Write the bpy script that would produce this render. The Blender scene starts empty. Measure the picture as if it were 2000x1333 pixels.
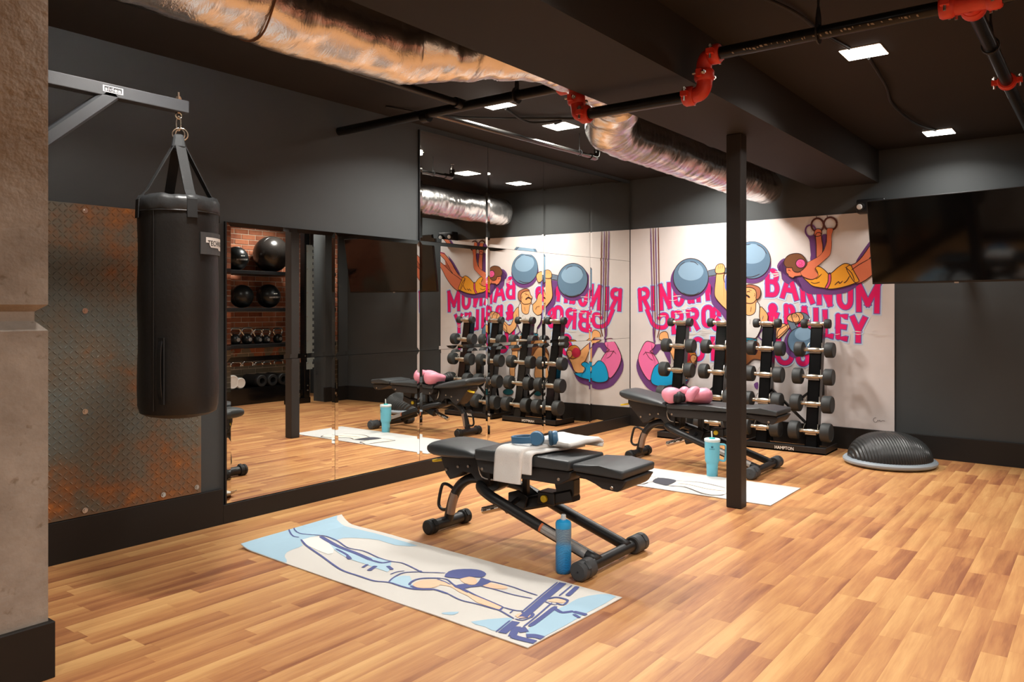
import bpy, bmesh, math, random
from mathutils import Vector, Matrix, noise
random.seed(7)
sc = bpy.context.scene
COL = sc.collection
PI = math.pi
# ------------------------------------------------------------------ camera
CAM_H = 1.18
YAW = math.radians(37.14)
cd = bpy.data.cameras.new('camera'); cam = bpy.data.objects.new('camera', cd); COL.objects.link(cam)
cam.location = (0, 0, CAM_H)
cam.rotation_euler = (math.radians(90), 0, YAW - math.radians(90))
cd.sensor_width = 36; cd.lens = 1547/2000*36
cd.shift_y = -(666.5-603.4)/2000
cd.clip_start = .05
sc.camera = cam
sc.view_settings.view_transform = 'Standard'; sc.view_settings.look = 'None'
sc.view_settings.gamma = 1; sc.view_settings.use_curve_mapping = False
sc.view_settings.exposure = 0.0
LIGHT_W = 22.0
LIGHT_COL = (1.0, .965, .91)
wd = bpy.data.worlds.new('world'); sc.world = wd; wd.use_nodes = True
wd.node_tree.nodes['Background'].inputs[0].default_value = (.9, .85, .8, 1)
wd.node_tree.nodes['Background'].inputs[1].default_value = .05
WY = 3.88      # front plane of the mirrors
CZ = 2.48      # ceiling height
# ------------------------------------------------------------------ helpers
def srgb(r, g, b):
    f = lambda c: (c/255/12.92) if c <= 10 else ((c/255+.055)/1.055)**2.4
    return (f(r), f(g), f(b), 1)
MATS = {}
def mat(name, rgb=(128, 128, 128), rough=.5, metal=0., bump=0., bscale=40., var=0., vscale=6., spec=.5, emit=0., trans=0., coat=0.):
    if name in MATS: return MATS[name]
    m = bpy.data.materials.new(name); m.use_nodes = True; nt = m.node_tree; b = nt.nodes['Principled BSDF']
    c = srgb(*rgb)
    b.inputs['Base Color'].default_value = c; b.inputs['Roughness'].default_value = rough
    b.inputs['Metallic'].default_value = metal; b.inputs['Specular IOR Level'].default_value = spec
    b.inputs['Coat Weight'].default_value = coat
    if trans: b.inputs['Transmission Weight'].default_value = trans
    if emit:
        b.inputs['Emission Color'].default_value = c; b.inputs['Emission Strength'].default_value = emit
    if var or bump:
        tc = nt.nodes.new('ShaderNodeTexCoord')
    if var:
        n = nt.nodes.new('ShaderNodeTexNoise'); n.inputs['Scale'].default_value = vscale; n.inputs['Detail'].default_value = 5
        nt.links.new(tc.outputs['Object'], n.inputs['Vector'])
        r = nt.nodes.new('ShaderNodeValToRGB')
        r.color_ramp.elements[0].position = .3; r.color_ramp.elements[1].position = .7
        r.color_ramp.elements[0].color = tuple(x*(1-var) for x in c[:3])+(1,)
        r.color_ramp.elements[1].color = tuple(min(1, x*(1+var)) for x in c[:3])+(1,)
        nt.links.new(n.outputs['Fac'], r.inputs[0]); nt.links.new(r.outputs[0], b.inputs['Base Color'])
    if bump:
        n2 = nt.nodes.new('ShaderNodeTexNoise'); n2.inputs['Scale'].default_value = bscale; n2.inputs['Detail'].default_value = 4
        nt.links.new(tc.outputs['Object'], n2.inputs['Vector'])
        bp = nt.nodes.new('ShaderNodeBump'); bp.inputs['Strength'].default_value = bump; bp.inputs['Distance'].default_value = .01
        nt.links.new(n2.outputs['Fac'], bp.inputs['Height']); nt.links.new(bp.outputs[0], b.inputs['Normal'])
    MATS[name] = m
    return m
def obj(name, bm, m, parent=None, smooth=False, loc=None, rot=None):
    me = bpy.data.meshes.new(name)
    bmesh.ops.recalc_face_normals(bm, faces=bm.faces[:])
    bm.to_mesh(me); bm.free()
    for x in (m if isinstance(m, list) else [m]): me.materials.append(x)
    if smooth:
        for p in me.polygons: p.use_smooth = True
        if smooth != 'all':
            try: me.set_sharp_from_angle(angle=math.radians(38))
            except Exception: pass
    o = bpy.data.objects.new(name, me); COL.objects.link(o)
    if parent: o.parent = parent
    if loc: o.location = loc
    if rot: o.rotation_euler = rot
    return o
def tag(o, label=None, cat=None, group=None, kind=None):
    if label: o['label'] = label
    if cat: o['category'] = cat
    if group: o['group'] = group
    if kind: o['kind'] = kind
    return o
def root(name, label, cat, loc=(0, 0, 0), rz=0, group=None):
    o = bpy.data.objects.new(name, None); COL.objects.link(o); o.location = loc; o.rotation_euler = (0, 0, rz)
    o.empty_display_size = .05
    return tag(o, label, cat, group)
def copy_tree(o, parent=None, top=True):
    c = o.copy(); COL.objects.link(c); c.parent = parent
    for ch in list(o.children): copy_tree(ch, c)
    return c
def box(bm, c, s, r=0, bev=0, seg=2, M=None):
    """box centred at c with full size s"""
    T = Matrix.Translation(c)
    if r:
        T = T @ (r if isinstance(r, Matrix) else Matrix.Rotation(r, 4, 'Z'))
    g = bmesh.ops.create_cube(bm, size=1, matrix=(M or Matrix()) @ T @ Matrix.Diagonal((s[0], s[1], s[2], 1)))
    if bev:
        es = set()
        for v in g['verts']: es.update(v.link_edges)
        bmesh.ops.bevel(bm, geom=list(es), offset=bev, segments=seg, profile=.5, affect='EDGES')
    return g
def bx(x0, x1, y0, y1, z0, z1, bm=None, bev=0, seg=2):
    b = bm or bmesh.new()
    box(b, ((x0+x1)/2, (y0+y1)/2, (z0+z1)/2), (x1-x0, y1-y0, z1-z0), bev=bev, seg=seg)
    return b
def lathe(bm, prof, n=24, M=None):
    """prof: list of (r,z) revolved about Z"""
    M = M or Matrix(); rings = []
    for r, z in prof:
        if r < 1e-5: rings.append([bm.verts.new(M @ Vector((0, 0, z)))])
        else: rings.append([bm.verts.new(M @ Vector((r*math.cos(2*PI*i/n), r*math.sin(2*PI*i/n), z))) for i in range(n)])
    for a, b in zip(rings, rings[1:]):
        for i in range(n):
            j = (i+1) % n
            if len(a) == 1 and len(b) == 1: continue
            if len(a) == 1: bm.faces.new((a[0], b[i], b[j]))
            elif len(b) == 1: bm.faces.new((a[i], a[j], b[0]))
            else: bm.faces.new((a[i], a[j], b[j], b[i]))
def axis(p, q):
    """matrix taking Z axis to p->q with origin p"""
    d = Vector(q)-Vector(p)
    return Matrix.Translation(p) @ d.to_track_quat('Z', 'Y').to_matrix().to_4x4(), d.length
def cyl(bm, p, q, r, n=16, r2=None, ch=0):
    M, L = axis(p, q); r2 = r if r2 is None else r2
    if ch: prof = [(0, 0), (r-ch, 0), (r, ch), (r2, L-ch), (r2-ch, L), (0, L)]
    else: prof = [(0, 0), (r, 0), (r2, L), (0, L)]
    lathe(bm, prof, n, M)
def smooth_path(pts, k=4, closed=False):
    P = [Vector(p) for p in pts]; n = len(P); out = []
    rng = range(n if closed else n-1)
    for i in rng:
        if closed: a, b, c, d = P[(i-1) % n], P[i], P[(i+1) % n], P[(i+2) % n]
        else: a, b, c, d = P[max(i-1, 0)], P[i], P[i+1], P[min(i+2, n-1)]
        for j in range(k):
            t = j/k
            out.append(.5*((2*b)+(c-a)*t+(2*a-5*b+4*c-d)*t*t+(3*b-a-3*c+d)*t**3))
    if not closed: out.append(P[-1])
    return out
def tube(bm, pts, r, n=12, cap=True, closed=False, radii=None, sq=None):
    """sweep a circle (or rounded square / flat strip if sq=(w,h)) along pts"""
    P = [Vector(p) for p in pts]; N = len(P); rings = []; up = None
    for i, p in enumerate(P):
        if closed: t = (P[(i+1) % N]-P[i-1])
        else: t = P[min(i+1, N-1)]-P[max(i-1, 0)]
        t.normalize()
        if up is None:
            up = Vector((0, 0, 1)) if abs(t.z) < .9 else Vector((1, 0, 0))
            up = (up-t*up.dot(t)).normalized()
        else: up = (up-t*up.dot(t)).normalized()
        s = t.cross(up)
        ring = []
        rr = radii[i] if radii else r
        if sq:
            w, h = sq[0]/2, sq[1]/2; b = min(w, h)*.35
            q = [(w-b, h), (-w+b, h), (-w, h-b), (-w, -h+b), (-w+b, -h), (w-b, -h), (w, -h+b), (w, h-b)]
            for x, y in q: ring.append(bm.verts.new(p+s*x+up*y))
        else:
            for k in range(n):
                a = 2*PI*k/n; ring.append(bm.verts.new(p+s*(rr*math.cos(a))+up*(rr*math.sin(a))))
        rings.append(ring)
    m = len(rings[0])
    for i in range(N if closed else N-1):
        a, b = rings[i], rings[(i+1) % N]
        for k in range(m): bm.faces.new((a[k], a[(k+1) % m], b[(k+1) % m], b[k]))
    if cap and not closed:
        bm.faces.new(rings[0][::-1]); bm.faces.new(rings[-1])
def prism(bm, poly, x0, x1, bev=0, seg=2, ax='x'):
    """poly in (y,z) extruded from x0 to x1 (or (x,z) along y for ax='y', (x,y) along z for ax='z')"""
    def V(a, b, t): return {'x': (t, a, b), 'y': (a, t, b), 'z': (a, b, t)}[ax]
    A = [bm.verts.new(V(a, b, x0)) for a, b in poly]; B = [bm.verts.new(V(a, b, x1)) for a, b in poly]
    n = len(poly); fs = [bm.faces.new(A[::-1]), bm.faces.new(B)]
    for i in range(n): fs.append(bm.faces.new((A[i], A[(i+1) % n], B[(i+1) % n], B[i])))
    if bev:
        es = set()
        for f in fs: es.update(f.edges)
        bmesh.ops.bevel(bm, geom=list(es), offset=bev, segments=seg, profile=.5, affect='EDGES')
def ball(bm, c, s, sub=3, M=None):
    g = bmesh.ops.create_icosphere(bm, subdivisions=sub, radius=1, matrix=Matrix.Translation(c) @ (M or Matrix()) @ Matrix.Diagonal((s[0], s[1], s[2], 1)))
    return g['verts']
def glyph(ch, off=0., size=1., shear=0):
    cu = bpy.data.curves.new('t', 'FONT'); cu.body = ch; cu.offset = off; cu.size = size; cu.resolution_u = 3; cu.shear = shear
    o = bpy.data.objects.new('t', cu); COL.objects.link(o)
    dg = bpy.context.evaluated_depsgraph_get(); me = o.evaluated_get(dg).to_mesh()
    vs = [(v.co.x, v.co.y) for v in me.vertices]; fs = [tuple(p.vertices) for p in me.polygons]
    o.evaluated_get(dg).to_mesh_clear(); bpy.data.objects.remove(o); bpy.data.curves.remove(cu)
    return vs, fs
def text_bm(s, fn, off=.0, height=1.):
    """lettering mesh; fn maps (0..w, 0..1) text units to a point; returns bmesh, width"""
    vs, fs = glyph(s, off)
    x0 = min(v[0] for v in vs); x1 = max(v[0] for v in vs); y0 = min(v[1] for v in vs); y1 = max(v[1] for v in vs)
    bm = bmesh.new(); V = [bm.verts.new(fn((x-x0)/(x1-x0), (y-y0)/(y1-y0))) for x, y in vs]
    for f in fs:
        try: bm.faces.new([V[i] for i in f])
        except ValueError: pass
    return bm
# ------------------------------------------------------------------ materials
WALL = mat('dark_wall_paint', (66, 69, 70), .6, var=.06, vscale=2, bump=.03, bscale=120, spec=.3)
CEIL = mat('dark_ceiling_paint', (44, 41, 39), .75, var=.08, vscale=1.5, spec=.2)
BASEM = mat('black_skirting_paint', (33, 30, 28), .5, var=.05, spec=.3)
BLK = mat('black_powder_coat', (24, 24, 25), .42, bump=.04, bscale=400, spec=.5)
BLKG = mat('gloss_black_paint', (12, 12, 13), .2, spec=.5)
STEELP = mat('painted_steel_post', (46, 42, 40), .5, bump=.04, bscale=90, spec=.3)
PLAST = mat('black_plastic_shell', (38, 35, 34), .5, spec=.4)
RUB = mat('black_rubber', (34, 35, 36), .62, bump=.05, bscale=200, spec=.35)
CAPM = mat('dark_grey_plastic', (66, 68, 70), .55, spec=.35)
PAD = mat('grey_black_vinyl', (51, 55, 57), .45, bump=.06, bscale=260, spec=.45)
CHR = mat('chrome', (215, 212, 205), .18, 1.)
GALV = mat('zinc_bolt', (200, 195, 188), .3, 1.)
YEL = mat('yellow_plastic', (235, 200, 30), .4)
WHITE = mat('white_print', (235, 233, 228), .6)
SILV = mat('silver_label', (175, 170, 165), .35, .5)
RED = mat('red_paint', (196, 52, 34), .42, bump=.05, bscale=80, var=.12, vscale=20)
PIPE = mat('black_steel_pipe', (26, 25, 25), .3, .5, bump=.05, bscale=60, var=.3, vscale=30)
CABLE = mat('black_cable', (18, 17, 17), .6)

def wood_mat():
    m = bpy.data.materials.new('wood_strip_floor'); m.use_nodes = True; nt = m.node_tree; N = nt.nodes; L = nt.links; b = N['Principled BSDF']
    geo = N.new('ShaderNodeNewGeometry'); at = N.new('ShaderNodeAttribute'); at.attribute_name = 'tint'
    mul = N.new('ShaderNodeMath'); mul.operation = 'MULTIPLY'; mul.inputs[1].default_value = 53.; L.new(at.outputs['Fac'], mul.inputs[0])
    comb = N.new('ShaderNodeCombineXYZ'); L.new(mul.outputs[0], comb.inputs[0]); L.new(mul.outputs[0], comb.inputs[2])
    add = N.new('ShaderNodeVectorMath'); L.new(geo.outputs['Position'], add.inputs[0]); L.new(comb.outputs[0], add.inputs[1])
    mp = N.new('ShaderNodeMapping'); mp.inputs['Scale'].default_value = (1.6, 15, 1); L.new(add.outputs[0], mp.inputs[0])
    n1 = N.new('ShaderNodeTexNoise'); n1.inputs['Scale'].default_value = 1.3; n1.inputs['Detail'].default_value = 3; L.new(mp.outputs[0], n1.inputs['Vector'])
    mp2 = N.new('ShaderNodeMapping'); mp2.inputs['Scale'].default_value = (9, 130, 1); L.new(add.outputs[0], mp2.inputs[0])
    n2 = N.new('ShaderNodeTexNoise'); n2.inputs['Scale'].default_value = 1.; n2.inputs['Detail'].default_value = 5; n2.inputs['Distortion'].default_value = .6; L.new(mp2.outputs[0], n2.inputs['Vector'])
    # value = tint*.5 + n1*.9 -.2 + (n2-.5)*.2
    a1 = N.new('ShaderNodeMath'); a1.operation = 'MULTIPLY_ADD'; L.new(n1.outputs['Fac'], a1.inputs[0]); a1.inputs[1].default_value = 1.0; a1.inputs[2].default_value = -.28
    a2 = N.new('ShaderNodeMath'); a2.operation = 'MULTIPLY_ADD'; L.new(at.outputs['Fac'], a2.inputs[0]); a2.inputs[1].default_value = .55; L.new(a1.outputs[0], a2.inputs[2])
    a3 = N.new('ShaderNodeMath'); a3.operation = 'MULTIPLY_ADD'; L.new(n2.outputs['Fac'], a3.inputs[0]); a3.inputs[1].default_value = .35; L.new(a2.outputs[0], a3.inputs[2])
    ac_ = N.new('ShaderNodeAttribute'); ac_.attribute_name = 'across'
    a5 = N.new('ShaderNodeMath'); a5.operation = 'MULTIPLY_ADD'; L.new(ac_.outputs['Fac'], a5.inputs[0]); a5.inputs[1].default_value = .26; L.new(a3.outputs[0], a5.inputs[2])
    a4 = N.new('ShaderNodeMath'); a4.operation = 'SUBTRACT'; L.new(a5.outputs[0], a4.inputs[0]); a4.inputs[1].default_value = .30
    r = N.new('ShaderNodeValToRGB'); cr = r.color_ramp; L.new(a4.outputs[0], r.inputs[0])
    cr.elements[0].position = .08; cr.elements[0].color = srgb(148, 92, 62)
    cr.elements[1].position = .95; cr.elements[1].color = srgb(222, 172, 112)
    e = cr.elements.new(.35); e.color = srgb(182, 124, 79)
    e = cr.elements.new(.62); e.color = srgb(202, 147, 93)
    L.new(r.outputs[0], b.inputs['Base Color']); b.inputs['Roughness'].default_value = .42; b.inputs['Specular IOR Level'].default_value = .35
    bp = N.new('ShaderNodeBump'); bp.inputs['Strength'].default_value = .06; bp.inputs['Distance'].default_value = .005; L.new(n2.outputs['Fac'], bp.inputs['Height']); L.new(bp.outputs[0], b.inputs['Normal'])
    return m
WOOD = wood_mat()
MIRROR = mat('mirror_glass', (232, 232, 228), .0, 1.)
def foil_mat():
    m = bpy.data.materials.new('crinkled_foil'); m.use_nodes = True; nt = m.node_tree; N = nt.nodes; L = nt.links; b = N['Principled BSDF']
    tc = N.new('ShaderNodeTexCoord')
    def nz(scale, sx, det, ro, dist):
        mp = N.new('ShaderNodeMapping'); mp.inputs['Scale'].default_value = (sx, 1, 1); L.new(tc.outputs['Object'], mp.inputs[0])
        n = N.new('ShaderNodeTexNoise'); n.inputs['Scale'].default_value = scale; n.inputs['Detail'].default_value = det; n.inputs['Roughness'].default_value = ro; n.inputs['Distortion'].default_value = dist; L.new(mp.outputs[0], n.inputs['Vector']); return n
    a = nz(4.5, 2.4, 4, .5, .35); v = N.new('ShaderNodeTexVoronoi'); v.feature = 'DISTANCE_TO_EDGE'; v.inputs['Scale'].default_value = 13; L.new(a.outputs['Color'], v.inputs['Vector'])
    c = nz(55, 1.5, 4, .6, .8)
    s1 = N.new('ShaderNodeMath'); s1.operation = 'MULTIPLY_ADD'; L.new(v.outputs['Distance'], s1.inputs[0]); s1.inputs[1].default_value = .15; L.new(a.outputs['Fac'], s1.inputs[2])
    s2 = N.new('ShaderNodeMath'); s2.operation = 'MULTIPLY_ADD'; L.new(c.outputs['Fac'], s2.inputs[0]); s2.inputs[1].default_value = .05; L.new(s1.outputs[0], s2.inputs[2])
    bp = N.new('ShaderNodeBump'); bp.inputs['Strength'].default_value = .30; bp.inputs['Distance'].default_value = .02; L.new(s2.outputs[0], bp.inputs['Height']); L.new(bp.outputs[0], b.inputs['Normal'])
    b.inputs['Base Color'].default_value = srgb(232, 229, 228); b.inputs['Metallic'].default_value = 1; b.inputs['Roughness'].default_value = .27
    return m
FOIL = foil_mat()
def concrete_mat():
    m = bpy.data.materials.new('raw_concrete'); m.use_nodes = True; nt = m.node_tree; N = nt.nodes; L = nt.links; b = N['Principled BSDF']
    geo = N.new('ShaderNodeNewGeometry')
    n = N.new('ShaderNodeTexNoise'); n.inputs['Scale'].default_value = 2.6; n.inputs['Detail'].default_value = 9; n.inputs['Roughness'].default_value = .68; L.new(geo.outputs['Position'], n.inputs['Vector'])
    r = N.new('ShaderNodeValToRGB'); L.new(n.outputs['Fac'], r.inputs[0])
    r.color_ramp.elements[0].position = .3; r.color_ramp.elements[0].color = srgb(124, 114, 104)
    r.color_ramp.elements[1].position = .68; r.color_ramp.elements[1].color = srgb(170, 161, 151)
    n3 = N.new('ShaderNodeTexNoise'); n3.inputs['Scale'].default_value = 30; n3.inputs['Detail'].default_value = 4; L.new(geo.outputs['Position'], n3.inputs['Vector'])
    r2 = N.new('ShaderNodeValToRGB'); L.new(n3.outputs['Fac'], r2.inputs[0]); r2.color_ramp.elements[0].position = .25; r2.color_ramp.elements[0].color = srgb(214, 206, 196); r2.color_ramp.elements[1].position = .36; r2.color_ramp.elements[1].color = (1, 1, 1, 1)
    mx = N.new('ShaderNodeMix'); mx.data_type = 'RGBA'; mx.blend_type = 'MULTIPLY'; mx.inputs[0].default_value = 1; L.new(r.outputs[0], mx.inputs[6]); L.new(r2.outputs[0], mx.inputs[7])
    L.new(mx.outputs[2], b.inputs['Base Color']); b.inputs['Roughness'].default_value = .85; b.inputs['Specular IOR Level'].default_value = .2
    bp = N.new('ShaderNodeBump'); bp.inputs['Strength'].default_value = .35; bp.inputs['Distance'].default_value = .01; L.new(n3.outputs['Fac'], bp.inputs['Height']); L.new(bp.outputs[0], b.inputs['Normal'])
    return m
CONC = concrete_mat()
def rust_mat():
    m = bpy.data.materials.new('rusty_steel'); m.use_nodes = True; nt = m.node_tree; N = nt.nodes; L = nt.links; b = N['Principled BSDF']
    geo = N.new('ShaderNodeNewGeometry'); sx = N.new('ShaderNodeSeparateXYZ'); L.new(geo.outputs['Position'], sx.inputs[0])
    n = N.new('ShaderNodeTexNoise'); n.inputs['Scale'].default_value = 5.5; n.inputs['Detail'].default_value = 8; n.inputs['Roughness'].default_value = .66; L.new(geo.outputs['Position'], n.inputs['Vector'])
    rz = N.new('ShaderNodeValToRGB'); cr = rz.color_ramp; mr = N.new('ShaderNodeMapRange'); mr.inputs['From Min'].default_value = .2; mr.inputs['From Max'].default_value = 1.68
    L.new(sx.outputs['Z'], mr.inputs[0]); L.new(mr.outputs[0], rz.inputs[0])
    cr.elements[0].position = 0; cr.elements[0].color = (.17, .17, .17, 1)
    cr.elements[1].position = 1; cr.elements[1].color = (.16, .16, .16, 1)
    for p, v in ((.16, .16), (.24, .0), (.38, -.0), (.45, .08), (.55, 0), (.80, .02), (.86, .15), (.94, .13)):
        e = cr.elements.new(p); e.color = (v, v, v, 1)
    ad = N.new('ShaderNodeMath'); L.new(n.outputs['Fac'], ad.inputs[0]); L.new(rz.outputs[0], ad.inputs[1])
    r = N.new('ShaderNodeValToRGB'); L.new(ad.outputs[0], r.inputs[0]); c2 = r.color_ramp
    c2.elements[0].position = .42; c2.elements[0].color = srgb(104, 110, 105)
    c2.elements[1].position = .90; c2.elements[1].color = srgb(204, 126, 54)
    e = c2.elements.new(.6); e.color = srgb(112, 104, 90)
    e = c2.elements.new(.76); e.color = srgb(142, 98, 62)
    L.new(r.outputs[0], b.inputs['Base Color']); b.inputs['Roughness'].default_value = .5; b.inputs['Metallic'].default_value = .25
    n3 = N.new('ShaderNodeTexNoise'); n3.inputs['Scale'].default_value = 120; L.new(geo.outputs['Position'], n3.inputs['Vector'])
    bp = N.new('ShaderNodeBump'); bp.inputs['Strength'].default_value = .2; bp.inputs['Distance'].default_value = .004; L.new(n3.outputs['Fac'], bp.inputs['Height']); L.new(bp.outputs[0], b.inputs['Normal'])
    return m
RUST = rust_mat()
def brick_mat():
    m = bpy.data.materials.new('red_brick'); m.use_nodes = True; nt = m.node_tree; N = nt.nodes; L = nt.links; b = N['Principled BSDF']
    geo = N.new('ShaderNodeNewGeometry'); at = N.new('ShaderNodeAttribute'); at.attribute_name = 'tint'
    n = N.new('ShaderNodeTexNoise'); n.inputs['Scale'].default_value = 9; n.inputs['Detail'].default_value = 6; L.new(geo.outputs['Position'], n.inputs['Vector'])
    a = N.new('ShaderNodeMath'); a.operation = 'MULTIPLY_ADD'; L.new(at.outputs['Fac'], a.inputs[0]); a.inputs[1].default_value = .6; L.new(n.outputs['Fac'], a.inputs[2])
    r = N.new('ShaderNodeValToRGB'); L.new(a.outputs[0], r.inputs[0]); r.color_ramp.elements[0].position = .4; r.color_ramp.elements[0].color = srgb(142, 78, 56); r.color_ramp.elements[1].position = 1; r.color_ramp.elements[1].color = srgb(206, 128, 92)
    sx = N.new('ShaderNodeSeparateXYZ'); L.new(geo.outputs['Position'], sx.inputs[0])
    n4 = N.new('ShaderNodeTexNoise'); n4.inputs['Scale'].default_value = 5; n4.inputs['Detail'].default_value = 6; L.new(geo.outputs['Position'], n4.inputs['Vector'])
    m1 = N.new('ShaderNodeMath'); m1.operation = 'MULTIPLY_ADD'; L.new(n4.outputs['Fac'], m1.inputs[0]); m1.inputs[1].default_value = 1.3; L.new(sx.outputs['Z'], m1.inputs[2])
    ms = N.new('ShaderNodeMath'); ms.operation = 'LESS_THAN'; L.new(m1.outputs[0], ms.inputs[0]); ms.inputs[1].default_value = 1.28
    mx = N.new('ShaderNodeMix'); mx.data_type = 'RGBA'; L.new(ms.outputs[0], mx.inputs[0]); L.new(r.outputs[0], mx.inputs[6]); mx.inputs[7].default_value = srgb(150, 138, 118)
    L.new(mx.outputs[2], b.inputs['Base Color']); b.inputs['Roughness'].default_value = .85
    bp = N.new('ShaderNodeBump'); bp.inputs['Strength'].default_value = .5; bp.inputs['Distance'].default_value = .01; L.new(n.outputs['Fac'], bp.inputs['Height']); L.new(bp.outputs[0], b.inputs['Normal'])
    return m
BRICK = brick_mat()
# ------------------------------------------------------------------ structure
K = .0463; WN = math.hypot(1, K)
CORNER = Vector((7.105, 3.88, 0))
WROT = math.atan2(-1, -K)          # local X of the mural wall runs along it away from the mirror corner, -Y local points into the room
def struct(name, bm, m, **k): return tag(obj(name, bm, m, **k), kind='structure')
XMIN, YMIN = -2.6, -1.2
fl = struct('floor', bx(XMIN, 7.3, YMIN-.1, WY+.1, -.08, -.006), mat('floor_underlay', (96, 60, 40), .8))
struct('ceiling', bx(XMIN, 7.3, YMIN-.1, WY+.1, CZ, CZ+.1), CEIL)
struct('wall_left', bx(XMIN, 7.3, WY+.012, WY+.15, 0, CZ), WALL)
struct('wall_rear', bx(XMIN-.12, XMIN, YMIN-.1, WY+.15, 0, CZ), WALL)
bm = bmesh.new(); box(bm, (2.02, .08, CZ/2), (4.15, .14, CZ)); w = struct('wall_right', bm, WALL, loc=CORNER, rot=(0, 0, WROT))
# the step in the wall beside the storage bay
struct('wall_return', bx(6.56, 7.3, -.40, -.17, 0, CZ), WALL)
struct('wall_bay', bx(7.14, 7.3, -1.2, -.38, 0, CZ), WALL)
struct('baseboard_left', bx(XMIN, 2.500, WY-.006, WY+.012, -.006, .195, bev=.003), BASEM)
struct('baseboard_mirror', bx(2.500, 7.1, WY-.006, WY+.012, -.006, .104, bev=.003), BASEM)
bm = bmesh.new(); box(bm, (2.02, .001, .0895), (4.10, .024, .183), bev=.003); struct('baseboard_right', bm, BASEM, loc=CORNER, rot=(0, 0, WROT))
struct('baseboard_return', bx(6.545, 6.95, -.185, -.158, -.006, .183, bev=.003), BASEM)
beam = struct('ceiling_beam', bx(XMIN, 7.06, 1.527, 2.037, 2.2146, CZ), CEIL); 
# floor strips
def proj(x, y, z):
    d = x*math.cos(YAW)+y*math.sin(YAW); l = x*math.sin(YAW)-y*math.cos(YAW)
    return (1000+1547*l/d, 603.4-1547*(z-CAM_H)/d, d) if d > .3 else (-9999, 0, d)
strips = []
SW_ = .078; j = 0; y = YMIN
while y < WY:
    x = XMIN-random.random()*.7
    while x < 7.2:
        Lp = random.choice((.34, .42, .5, .5, .6, .75))
        strips.append((max(x, XMIN), min(x+Lp, 7.2), y, min(y+SW_, WY), min(1, max(0, random.gauss(.5, .27)))))
        x += Lp
    y += SW_
def strip_bm(bm, s, lay):
    la = bm.verts.layers.float.get('across') or bm.verts.layers.float.new('across')
    x0, x1, y0, y1, t = s; g = .00012
    b = bmesh.ops.create_cube(bm, size=1, matrix=Matrix.Translation(((x0+x1)/2, (y0+y1)/2, -.003)) @ Matrix.Diagonal((x1-x0-2*g, y1-y0-2*g, .006, 1)))
    for v in b['verts']:
        v[la] = 1. if v.co.y > (y0+y1)/2 else 0.
        for f in v.link_faces: f[lay] = t
def score(s):
    u, v, d = proj((s[0]+s[1])/2, (s[2]+s[3])/2, 0)
    if not (-60 < u < 2060 and v < 1400 and d > .5): return 0
    if u < 100 and (s[2]+s[3])/2 > 2.6: return 0
    return (s[1]-s[0])/d**3
strips.sort(key=score, reverse=True)
for s in strips[:298]:
    bm = bmesh.new(); bm.verts.layers.float.new('across'); lay = bm.faces.layers.float.new('tint'); strip_bm(bm, s, lay)
    obj('floor_strip', bm, WOOD, fl)
bm = bmesh.new(); bm.verts.layers.float.new('across'); lay = bm.faces.layers.float.new('tint')
for s in strips[298:]: strip_bm(bm, s, lay)
tag(obj('floor_strips_beyond', bm, WOOD, fl), kind='stuff')
# brick wall behind the storage shelf
mort = mat('lime_mortar', (226, 208, 186), .9, var=.15, vscale=8)
wb = struct('wall_brick', bx(XMIN, 7.2, YMIN-.1, YMIN+.004, 0, CZ), mort)
def brick_bm(bm, lay, x, z, w, t, dy):
    b = box(bm, (x+w/2, YMIN-.006+dy/2, z+.0285), (w, .03+dy, .057), bev=.003, seg=1)
    for f in bm.faces:
        if f[lay] == 0: f[lay] = t
z = .004; k = 0; bricks = []
while z < CZ-.06:
    x = 3.0-(k % 2)*.105
    while x < 7.12:
        bricks.append((x, z, min(.2, 7.13-x), random.random()*.9+.05, random.random()*.006)); x += .21
    z += .067; k += 1
near = [b for b in bricks if b[0] > 5.1 and b[1] > .2]
near.sort(key=lambda b: -b[0]); near = near[:290]; ns = set(near)
for b in near:
    bm = bmesh.new(); lay = bm.faces.layers.float.new('tint'); brick_bm(bm, lay, b[0], b[1], b[2], b[3], b[4]); obj('brick', bm, BRICK, wb)
bm = bmesh.new(); lay = bm.faces.layers.float.new('tint')
V = []
for b in bricks:
    if b in ns: continue
    x, z, w_, t, dy = b
    g = bmesh.ops.create_cube(bm, size=1, matrix=Matrix.Translation((x+w_/2, YMIN-.006+dy/2, z+.0285)) @ Matrix.Diagonal((w_, .03+dy, .057, 1)))
    for v in g['verts']:
        for f in v.link_faces: f[lay] = t
tag(obj('bricks_beyond', bm, BRICK, wb), kind='stuff')
# ------------------------------------------------------------------ concrete column and steel post
cr_ = tag(bpy.data.objects.new('concrete_column', None), kind='structure'); COL.objects.link(cr_)
cr_['label'] = 'bare concrete column with a groove around it and a black plinth'; cr_.location = (.86, 3.06, 0)
bm = bmesh.new(); rings = []
for z, i in ((.0, 0), (1.110, 0), (1.141, .029), (1.171, .029), (1.193, 0), (CZ, 0)):
    hx, hy = .265-i, .345-i
    rings.append([bm.verts.new((a*hx, b*hy, z)) for a, b in ((-1, -1), (1, -1), (1, 1), (-1, 1))])
for a, b in zip(rings, rings[1:]):
    for i in range(4): bm.faces.new((a[i], a[(i+1) % 4], b[(i+1) % 4], b[i]))
bm.faces.new(rings[0]); bm.faces.new(rings[-1])
obj('column_shaft', bm, CONC, cr_)
obj('plinth', bx(-.281, .279, -.365, .363, 0, .18, bev=.003), BASEM, cr_)
po = root('steel_post', 'slim square dark steel post standing alone on the wood floor', 'post', (4.565, 1.782, 0)); po['kind'] = 'structure'
obj('post_shaft', bx(-.046, .046, -.046, .046, 0, 2.2146, bev=.006), STEELP, po)
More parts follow.
